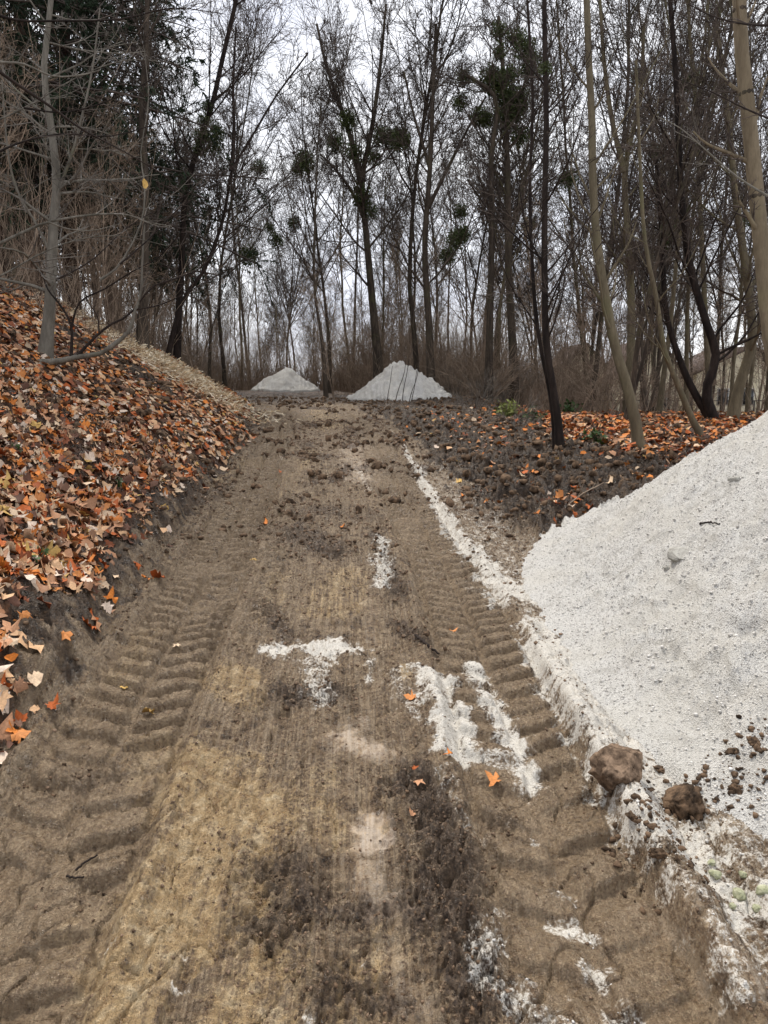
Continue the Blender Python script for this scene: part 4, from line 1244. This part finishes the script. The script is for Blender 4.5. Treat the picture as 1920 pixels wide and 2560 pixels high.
# single leaves lying on the mud, each a thing
LONE = [
    (370, 1462, .13, 4, 'bright orange maple leaf fallen at the outer edge of the left rut'),
    (163, 1600, .12, 3, 'orange maple leaf on dark soil at the foot of the bank'),
    (372, 1790, .085, 8, 'folded ochre leaf lying in the left rut'),
    (1032, 1750, .08, 3, 'orange leaf on the white patch in the right rut'),
    (1240, 1950, .085, 3, 'orange maple leaf resting at the edge of the white streaks'),
    (1125, 1915, .06, 4, 'small orange leaf in dark crumbs left of the bigger orange leaf'),
    (1040, 1940, .075, 5, 'red brown crumpled leaf pressed in the dark crumbs'),
    (1045, 1960, .06, 0, 'salmon leaf scrap lying against the red brown one'),
    (1032, 2058, .045, 0, 'small salmon leaf scrap near the grey smear'),
    (700, 1178, .10, 5, 'dark red leaf between the ruts far up the track'),
    (665, 1302, .10, 4, 'orange leaf on the inner edge of the left rut'),
    (855, 1315, .08, 4, 'orange leaf on the rough middle strip of the track'),
    (603, 1400, .08, 8, 'yellow leaf where the left rut fans out'),
    (632, 1408, .07, 8, 'pale yellow leaf just right of the yellow one'),
    (1147, 1213, .12, 8, 'ochre leaf lying alone on the churned dark soil'),
    (1005, 1108, .13, 4, 'orange leaf high up the track right of the right rut'),
    (1130, 1575, .07, 3, 'small orange leaf in the treads of the right rut'),
    (310, 1710, .06, 8, 'little yellow leaf pressed flat in the left rut treads'),
    (605, 1240, .10, 9, 'pale leaf at the left of the upper left rut'),
    (440, 1620, .06, 2, 'cream leaf caught between the lug marks'),
    (1500, 1330, .10, 4, 'orange leaf against the foot of the near heap'),
    (1175, 1090, .10, 3, 'orange leaf half buried near the crest of dark soil'),
]
for i, (X, Y, s_, c_, lab) in enumerate(LONE):
    p = ground_at(X, Y)
    z = float(gheight(p[0], p[1])[0]) + .012
    n_ = unit(slope_normal(np.array([p[0]]), np.array([p[1]])) + lr.normal(size=(1, 3)) * .15)
    R3 = rot_to(n_, np.array([lr.uniform(0, 6.28)]))[0]
    o = bpy.data.objects.new('fallen_leaf', leaf_me([0, 1, 3, 4, 5, 7][i % 6], c_))
    set_mat(o, R3, s_ * 1.15, (p[0], p[1], z)); link(o)
    tag(o, lab, 'leaf', 'single leaves on the mud')
p = px(363, 463, 7.4)
o = bpy.data.objects.new('hanging_leaf', leaf_me(2, 8))
set_mat(o, rot_to(np.array([[.25, -.95, .15]]), np.array([.2]))[0], .105, p); link(o)
tag(o, 'last ochre leaf hanging on a bare twig over the left bank', 'leaf')

# ------------------------------------------------------------------ lumps of soil and stone
def ico():
    t_ = (1 + 5 ** .5) / 2
    V = np.array([(-1, t_, 0), (1, t_, 0), (-1, -t_, 0), (1, -t_, 0), (0, -1, t_), (0, 1, t_), (0, -1, -t_), (0, 1, -t_), (t_, 0, -1), (t_, 0, 1), (-t_, 0, -1), (-t_, 0, 1)], float)
    F = np.array([(0, 11, 5), (0, 5, 1), (0, 1, 7), (0, 7, 10), (0, 10, 11), (1, 5, 9), (5, 11, 4), (11, 10, 2), (10, 7, 6), (7, 1, 8), (3, 9, 4), (3, 4, 2), (3, 2, 6), (3, 6, 8), (3, 8, 9), (4, 9, 5), (2, 4, 11), (6, 2, 10), (8, 6, 7), (9, 8, 1)])
    return V / np.linalg.norm(V[0]), F
IV, IF = ico()
OV = np.array([(1, 0, 0), (-1, 0, 0), (0, 1, 0), (0, -1, 0), (0, 0, 1), (0, 0, -1)], float)
OF = np.array([(0, 2, 4), (2, 1, 4), (1, 3, 4), (3, 0, 4), (2, 0, 5), (1, 2, 5), (3, 1, 5), (0, 3, 5)])
def subdiv(V, F):
    E = {}; V = list(map(tuple, V)); NF = []
    def mid(a, b):
        k_ = (min(a, b), max(a, b))
        if k_ not in E:
            m_ = (np.array(V[a]) + np.array(V[b])) / 2; V.append(tuple(m_ / np.linalg.norm(m_))); E[k_] = len(V) - 1
        return E[k_]
    for a, b, c in F:
        x, y_, z = mid(a, b), mid(b, c), mid(c, a)
        NF += [(a, x, z), (b, y_, x), (c, z, y_), (x, y_, z)]
    return np.array(V), np.array(NF)
def lumps(name, x, y_, size_, mat, label, seed, sink=.25, extra=None, hfun=None, join=None):
    big_ = size_ > (.022 if name != 'soil_clods' else .03)
    if extra is None:
        a_ = lumps(name, x[big_], y_[big_], size_[big_], mat, label, seed, sink, (IV, IF), hfun)
        lumps(name, x[~big_], y_[~big_], size_[~big_], mat, label, seed + 50, sink, (OV, OF), hfun, join=a_)
        return a_
    IV_, IF_ = extra
    if not len(x): return join
    rng = np.random.default_rng(seed); n = len(x)
    z = (hfun or gheight)(x, y_)
    sc = size_[:, None] * rng.uniform(.6, 1.2, (n, 3)) * np.array([1, 1, .75])
    nv = len(IV_)
    jit = 1 + rng.normal(size=(n, nv, 1)) * .20
    V = IV_[None] * jit
    R3 = rot_to(unit(rng.normal(size=(n, 3))), rng.uniform(0, 6, n))
    V = np.einsum('nij,nvj->nvi', R3, V) * sc[:, None, :] * .5
    V = V + np.stack([x, y_, z + size_ * (.5 - sink) * .6], 1)[:, None]
    Fm = (IF_[None] + (np.arange(n) * nv)[:, None, None]).reshape(-1, 3)
    o = mobj(name, np_mesh(name, V.reshape(-1, 3), Fm, mat), join)
    return tag(o, label, kind='stuff')
cr = np.random.default_rng(41)
def pick(n, area, prob):
    x0, x1, y0, y1 = area
    y_ = np.exp(cr.uniform(math.log(y0), math.log(y1), n)); x = cr.uniform(x0, x1, n)
    ok = (np.abs(x) < .55 * y_ + .5) & (big_heap_h(x, y_) < .02)
    x, y_ = x[ok], y_[ok]
    k_ = cr.random(len(x)) < prob(x, y_)
    return x[k_], y_[k_]
def p_dark(x, y_):
    W_, Y_, G_, D_, L_ = masks(x, y_)
    return np.clip(D_ * .75 * (1 - .8 * litter_mask(x, y_)) + L_ * .8, 0, 1)
x1_, y1_ = pick(52000, (-5, 8, 1.6, 27), p_dark)
sz = .010 + .045 * cr.random(len(x1_)) ** 4 + sst(4.5, 10, y1_) * (.012 + .16 * cr.random(len(x1_)) ** 5)
sz = np.minimum(sz, I(y1_, [0, 2.5, 5, 8], [.016, .02, .05, .2]))
lumps('soil_clods', x1_, y1_, sz, M_CLOD, 'dark crumbled soil lumps along the churned verge and foot of the bank', 1)
def p_brown(x, y_):
    W_, Y_, G_, D_, L_ = masks(x, y_)
    inr = np.maximum(np.abs(x - rutL(y_)) < .28, np.abs(x - rutR(y_)) < .26)
    return np.clip((.16 + L_) * (1 - D_) * (1 - G_), 0, 1) * np.where(inr, .15, 1)
x1_, y1_ = pick(90000, (-2.2, 1.6, 1.5, 18), p_brown)
lumps('mud_crumbs', x1_, y1_, (.004 + .018 * cr.random(len(x1_)) ** 5) * (.45 + .2 * y1_), M_CLOD_BROWN, 'small brown mud crumbs scattered over the track', 2)
def p_white(x, y_):
    W_ = masks(x, y_)[0]
    return np.clip(W_ - .25, 0, 1)
x1_, y1_ = pick(16000, (-.8, 1.7, 1.5, 10), p_white)
lumps('stone_crumbs', x1_, y1_, .004 + .014 * cr.random(len(x1_)) ** 3, M_CLOD_WHITE, 'white crushed stone crumbs spilled along the right rut', 3)
# grit lying on the near heap
n = 30000
gy_ = np.exp(cr.uniform(math.log(1.9), math.log(7.5), n)); gx_ = cr.uniform(.95, 3.6, n)
ok = (big_heap_h(gx_, gy_) > .02) & (gx_ < .56 * gy_ + .3); gx_, gy_ = gx_[ok], gy_[ok]
hh = lambda a, b: gheight(a, b) + big_heap_h(a, b)
lumps('loose_grit', gx_, gy_, .005 + .018 * cr.random(len(gx_)) ** 4, M_CLOD_WHITE, 'loose pale grit lying on the slope of the near gravel heap', 4, hfun=hh)

def heap_hit(X, Y):
    for d in np.arange(1.5, 9, .01):
        p = px(X, Y, d)
        hb = float(big_heap_h(np.array([p[0]]), np.array([p[1]]))[0])
        if p[2] <= float(gheight(p[0], p[1])[0]) + max(hb, 0): return p
    return px(X, Y, 3)
def single_lump(name, p, s3, mat, label, cat, seed, rough=.16, group=None):
    V, F_ = subdiv(*subdiv(*subdiv(IV, IF)))
    if s3[0] > .06: V, F_ = subdiv(V, F_)
    rng = np.random.default_rng(seed)
    q = V * 2.8
    n_ = fbm(q[:, 0] + seed, q[:, 1] + q[:, 2] * .7, 3, seed) + .5 * fbm(q[:, 2] * 1.3, q[:, 0] - q[:, 1], 3, seed + 5)
    n2 = np.abs(gnoise(q[:, 0] * 3 + q[:, 2], q[:, 1] * 3 - q[:, 2] * 2, seed + 9))
    V = V * np.clip(1 + rough * n_ - rough * .7 * n2 + rng.normal(size=len(V)) * rough * .12, .6, 1.3)[:, None]
    for _k in range(11):
        pn = unit(rng.normal(size=3)); dd_ = rng.uniform(.62, .9)
        V = V - np.maximum(V @ pn - dd_, 0)[:, None] * pn[None]
    V = V + rng.normal(size=V.shape) * .012
    V = V * np.array(s3)[None]
    o = mobj(name, np_mesh(name, V, F_, mat), None, tuple(p)); o.rotation_euler = (rng.uniform(-.3, .3), rng.uniform(-.3, .3), rng.uniform(0, 3))
    return tag(o, label, cat, group)
p = heap_hit(1545, 1935); single_lump('mud_clod', (p[0], p[1], p[2] + .03), (.10, .12, .105), M_CLOD_BROWN, 'big brown mud clod lying at the foot of the near heap, the upper left one', 'mud clod', 11, .17, 'mud clods on the near heap')
p = heap_hit(1705, 2025); single_lump('mud_clod', (p[0], p[1], p[2] + .025), (.072, .088, .085), M_CLOD, 'dark brown mud clod lower right of the bigger clod', 'mud clod', 12, .17, 'mud clods on the near heap')
p = heap_hit(1655, 1925); single_lump('mud_clod', (p[0], p[1], p[2]), (.035, .035, .02), M_CLOD, 'small dark lump between the two big mud clods', 'mud clod', 13, .4, 'mud clods on the near heap')
for i, (X, Y, s_, lab) in enumerate([(1885, 1855, .035, 'black lump at the right edge below the ledges of the near heap'), (1830, 1880, .03, 'black crumb left of the black lump at the right edge'),
                                     (1845, 1975, .04, 'flat dark crumb spread near the right edge'), (1650, 2135, .035, 'dark wet stone where the heap foot meets the mud'), (1585, 2040, .03, 'dark stone below the biggest mud clod')]):
    p = heap_hit(X, Y); single_lump('dark_stone', (p[0], p[1], p[2]), (s_, s_, s_ * .55), M_CLOD, lab, 'stone', 20 + i, .4, 'dark lumps on the near heap')
M_GREYST = mat_plain('grey_stone', (.27, .26, .235), (.42, .41, .37), 25, .9, .2, .5)
M_GREENST = mat_plain('greenish_stone', (.25, .26, .16), (.45, .45, .32), 25, .9, .2, .5)
p = heap_hit(1705, 1385); single_lump('gravel_lump', (p[0], p[1], p[2] - .01), (.15, .07, .045), M_GREYST, 'grey caked lump half way up the near heap', 'lump', 31, .10)
p = heap_hit(1672, 1420); single_lump('gravel_lump', (p[0], p[1], p[2] - .005), (.045, .03, .02), M_GREYST, 'little grey lump just below the big caked lump', 'lump', 32, .25)
p = heap_hit(1850, 1195); single_lump('gravel_lump', (p[0], p[1], p[2] - .01), (.07, .04, .025), M_GREYST, 'grey lump high on the near heap', 'lump', 33, .25)
for i, (X, Y, s_) in enumerate([(1790, 2190, .024), (1850, 2240, .03), (1895, 2275, .022), (1780, 2160, .018), (1905, 2230, .026), (1860, 2190, .02), (1830, 2270, .016)]):
    p = heap_hit(X, Y); single_lump('green_stone', (p[0], p[1], p[2] + .006), (s_, s_ * .8, s_ * .6), M_GREENST,
                                    'rounded greenish stone in the lower right corner where gravel meets mud', 'stone', 40 + i, .2, 'greenish stones at the heap foot')
_c = [heap_hit(1545, 1935), heap_hit(1705, 2025), heap_hit(1620, 2010), heap_hit(1840, 1965), heap_hit(1880, 1860), heap_hit(1650, 2120)]
_cx = np.concatenate([q_[0] + cr.normal(size=130) * .075 for q_ in _c]); _cy = np.concatenate([q_[1] + cr.normal(size=130) * .075 for q_ in _c])
hh2 = lambda a, b: gheight(a, b) + np.maximum(big_heap_h(a, b), 0)
lumps('soil_crumbs', _cx, _cy, .006 + .03 * cr.random(len(_cx)) ** 4, M_CLOD, 'dark soil crumbs scattered round the mud clods on the near heap', 6, hfun=hh2)
# sticks
def stick(name, pts3, r0, r1, mat, label, nb=0, seed=0):
    P = smooth_line(pts3, 14); R = np.linspace(r0, r1, 14)
    rng = np.random.default_rng(seed); P = P + rng.normal(size=P.shape) * r0 * .3
    b = Bag(); b.tube(P[None] - P[0], R[None], 6)
    if nb:
        L = np.array([np.linalg.norm(P[-1] - P[0])])
        P1, R1, _ = spawn(P[None] - P[0], R[None], L, nb, .3, (25, 60), .2, .9, .02, .1, 5, .6, rng, .0015); b.tube(P1, R1, 4)
    return tag(mobj(name, b.mesh(name, mat), None, tuple(P[0])), label, 'stick')
def gpts(L_, up=.02, hf=None):
    o_ = []
    for X, Y in L_:
        p = (hf or ground_at)(X, Y)
        z = p[2] if hf else float(gheight(p[0], p[1])[0])
        o_.append((p[0], p[1], z + up))
    return o_
stick('fallen_stick', gpts([(295, 985), (340, 995), (385, 1015), (432, 1040)], .05), .03, .018, M_BARK_BLACK, 'dark fallen stick lying across the orange leaves of the left bank', 2, 1)
stick('fallen_stick', gpts([(1750, 1312), (1772, 1308), (1800, 1313)], .006, heap_hit), .007, .004, M_BARK_BLACK, 'short black stick lying on the slope of the near heap', 0, 2)
stick('fallen_stick', gpts([(1380, 1300), (1440, 1280), (1510, 1240)], .06), .008, .005, M_TWIG_BROWN, 'thin brown stick lying among orange leaves left of the near heap', 2, 3)
stick('fallen_stick', gpts([(1040, 1606), (1062, 1625), (1098, 1640)], .012), .010, .006, M_BARK_BLACK, 'black bent stick pressed in the middle of the right rut', 0, 4)
stick('fallen_stick', gpts([(190, 2172), (215, 2165), (245, 2152)], .008), .004, .003, M_BARK_BLACK, 'little black twig in the left rut near the bottom', 0, 5)
stick('fallen_stick', gpts([(165, 2188), (185, 2196), (210, 2192)], .008), .004, .003, M_BARK_BLACK, 'little curved twig just below the straight one in the left rut', 0, 6)
stick('fallen_stick', gpts([(1270, 1200), (1300, 1225), (1345, 1262)], .06), .006, .004, M_TWIG_GREY, 'thin grey twig on the churned dark soil', 1, 8)
stick('fallen_stick', gpts([(220, 1440), (260, 1460), (300, 1490)], .02), .004, .003, M_TWIG_BROWN, 'thin bent twig on bare soil below the leaves', 1, 9)

# ------------------------------------------------------------------ dry straw mound on the end of the bank
sr = np.random.default_rng(55)
n = 9000
pts = []
c0 = ground_at(430, 925); c1 = ground_at(490, 965); c2 = ground_at(365, 895)
print('straw', c0, c1, c2)
cc = np.array([c2[:2], c0[:2], c1[:2]])
wsel = sr.choice(3, n, p=[.45, .4, .15])
x = cc[wsel, 0] + sr.normal(size=n) * .75; y_ = cc[wsel, 1] + sr.normal(size=n) * .9
z = gheight(x, y_) + sr.uniform(0, .16, n)
az = sr.uniform(0, 2 * pi, n); el = sr.normal(size=n) * .35
D = np.stack([np.cos(az) * np.cos(el), np.sin(az) * np.cos(el), np.sin(el)], 1); S = unit(np.cross(D, sr.normal(size=(n, 3))))
L = sr.uniform(.08, .3, n)[:, None]; c = np.stack([x, y_, z], 1)
V = np.stack([c - D * L * .5 - S * .011, c - D * L * .5 + S * .011, c + D * L * .5 + np.array([0, 0, -.02])], 1).reshape(-1, 3)
tint = np.array([(.72, .60, .42), (.62, .48, .29), (.80, .71, .54), (.42, .28, .16)])[sr.integers(0, 4, n)]
o = mobj('dry_grass', np_mesh('dry_grass', V, np.arange(len(V)).reshape(-1, 3), M_STRAW, False, {'tint': np.repeat(np.concatenate([tint, np.ones((n, 1))], 1), 3, 0)}))
tag(o, 'pale flattened straw covering the far end of the left bank', kind='stuff')

# small green plants
def plant(X, Y, n_, s_, label, seed, mat=None):
    rng = np.random.default_rng(seed); p = ground_at(X, Y); z = float(gheight(p[0], p[1])[0])
    b = Bag(); q = Bag()
    D = unit(np.stack([rng.normal(size=n_), rng.normal(size=n_), rng.uniform(.5, 2, n_)], 1)); Ls = s_ * rng.uniform(.4, 1, n_)
    P = np.stack([np.zeros((n_, 3)), D * Ls[:, None] * .5, D * Ls[:, None]], 1); b.tube(P, np.full((n_, 3), .004), 3)
    m_ = 5; c = (P[:, None, 2] * rng.uniform(.4, 1, (n_, m_, 1)) + rng.normal(size=(n_, m_, 3)) * s_ * .1).reshape(-1, 3); c[:, 2] = np.abs(c[:, 2])
    a = unit(rng.normal(size=c.shape) + np.array([0, 0, .3])); w_ = unit(np.cross(a, rng.normal(size=c.shape))); l_ = s_ * .14
    V = np.stack([c - a * l_, c - a * l_ * .2 + w_ * l_ * .55, c + a * l_, c - a * l_ * .2 - w_ * l_ * .55], 1).reshape(-1, 3)
    q.add(V, np.arange(len(V)).reshape(-1, 4))
    t_ = empty('ground_plant', (p[0], p[1], z)); mobj('stem', b.mesh('plant_stem', M_TWIG_BROWN), t_); mobj('foliage', q.mesh('plant_leaves', mat or M_IVY, False), t_)
    return tag(t_, label, 'plant', 'green ground plants')
M_PALEGREEN = mat_plain('yellow_green_leaves', (.10, .13, .03), (.26, .28, .08), 9, .6)
plant(1485, 1120, 26, .34, 'dark green leafy plant at the edge of the orange leaves', 1)
plant(1425, 1040, 22, .5, 'glossy green plant right of the two stemmed tree', 2)
plant(1335, 1062, 20, .35, 'green plant left of the two stemmed tree', 3)
plant(1270, 1048, 40, .4, 'yellow green weeds on the crest behind the churned soil', 4, M_PALEGREEN)
plant(100, 1415, 7, .15, 'small green plant poking out of the near orange leaves', 5)
plant(30, 1132, 5, .14, 'green leaves at the left edge of the leafy bank', 6)
plant(300, 1218, 8, .14, 'little green weed in the leaves near the bank foot', 7)

# ------------------------------------------------------------------ houses and fence far off on the right
def boxv(x0, x1, y0, y1, z0, z1):
    V = np.array([(a, b, c) for a in (x0, x1) for b in (y0, y1) for c in (z0, z1)], float)
    F = np.array([(0, 1, 3, 2), (4, 6, 7, 5), (0, 4, 5, 1), (2, 3, 7, 6), (0, 2, 6, 4), (1, 5, 7, 3)])
    return V, F
M_WALL = mat_plain('cream_plaster', (.70, .63, .45), (.84, .78, .60), 1.5, .9)
M_ROOF = mat_plain('brown_roof_tiles', (.05, .035, .03), (.11, .075, .06), 3, .85)
M_WIN = mat_plain('dark_window', (.02, .025, .03), (.05, .055, .06), 1, .2, .5)
M_FRAME = mat_plain('white_frame', (.5, .5, .48), (.65, .65, .62), 4, .6)
M_FENCE = mat_plain('dark_fence_metal', (.02, .02, .022), (.05, .05, .05), 8, .6)
def box_part(name, parent, mat, *a):
    b = Bag(); b.add(*boxv(*a)); return mobj(name, b.mesh(name, mat, False), parent)
def house(X0, X1, d, depth, wall_h, roof_h, label, wins, base_drop=0.0):
    x0 = (X0 - 960) / FPX * d; x1 = (X1 - 960) / FPX * d
    z = float(gheight((x0 + x1) / 2, d)[0]) - base_drop
    t_ = empty('house', ((x0 + x1) / 2, d, z)); w2 = (x1 - x0) / 2
    V = np.array([(-w2, 0, 0), (w2, 0, 0), (w2, 0, wall_h), (0, 0, wall_h + roof_h), (-w2, 0, wall_h), (-w2, depth, 0), (w2, depth, 0), (w2, depth, wall_h), (0, depth, wall_h + roof_h), (-w2, depth, wall_h)], float)
    me_ = bpy.data.meshes.new('house_walls')
    me_.from_pydata([tuple(v) for v in V], [], [(0, 1, 2, 3, 4), (9, 8, 7, 6, 5), (0, 4, 9, 5), (1, 6, 7, 2), (0, 5, 6, 1)]); me_.materials.append(M_WALL)
    mobj('wall', me_, t_)
    for sgn in (-1, 1):
        e = .35; dx, dz = w2 + e, -e * roof_h / w2
        A = np.array([(0, -e, wall_h + roof_h + .05), (sgn * dx, -e, wall_h + dz + .05), (sgn * dx, depth + e, wall_h + dz + .05), (0, depth + e, wall_h + roof_h + .05)])
        B = A + np.array([0, 0, .15]); b = Bag()
        b.add(np.concatenate([A, B]), np.array([(0, 1, 2, 3), (4, 7, 6, 5), (0, 4, 5, 1), (1, 5, 6, 2), (2, 6, 7, 3), (3, 7, 4, 0)]))
        mobj('roof', b.mesh('roof_slope', M_ROOF, False), t_)
    for wx_, wz, ww, wh in wins:
        f = box_part('window', t_, M_FRAME, wx_ - ww / 2 - .07, wx_ + ww / 2 + .07, -.06, .02, wz - .07, wz + wh + .07)
        box_part('pane', f, M_WIN, wx_ - ww / 2, wx_ + ww / 2, -.075, -.062, wz, wz + wh)
    return tag(t_, label, 'house', 'cream houses beyond the wood')
house(1575, 1690, 58, 9, 3.0, 2.4, 'cream gabled house with brown roof glimpsed beyond the leaning olive trees', [(.5, .5, .5, 1.2), (-.9, .5, .5, 1.2)])
house(1410, 1500, 64, 8, 3.8, 1.6, 'cream house half hidden behind the two stemmed tree', [(-.5, .8, .7, 1.1), (.8, .8, .7, 1.1)])
house(1730, 1990, 62, 9, 3.2, 2.0, 'pale yellow house seen between trunks above the near heap', [(-2, .8, .8, 1.2), (0, .8, .8, 1.2), (2, .8, .8, 1.2)])
f = empty('garden_fence', (18.2, 50, float(gheight(18.2, 50)[0])))
x0 = -6.5
for i in range(14):
    xx = x0 + i * 1.0; gz_ = float(gheight(18.2 + xx, 50)[0]) - f.location[2]
    box_part('post', f, M_FENCE, xx - .04, xx + .04, -.04, .04, gz_ - .1, gz_ + 1.25)
box_part('rail', f, M_FENCE, x0, x0 + 13, -.03, .03, 1.1, 1.16)
box_part('rail', f, M_FENCE, x0, x0 + 13, -.03, .03, .18, .24)
tag(f, 'low dark metal fence in front of the cream gabled house', 'fence')
print('objects', len(bpy.data.objects), 'tris', sum(len(m.loops) - 2 * len(m.polygons) for m in bpy.data.meshes))
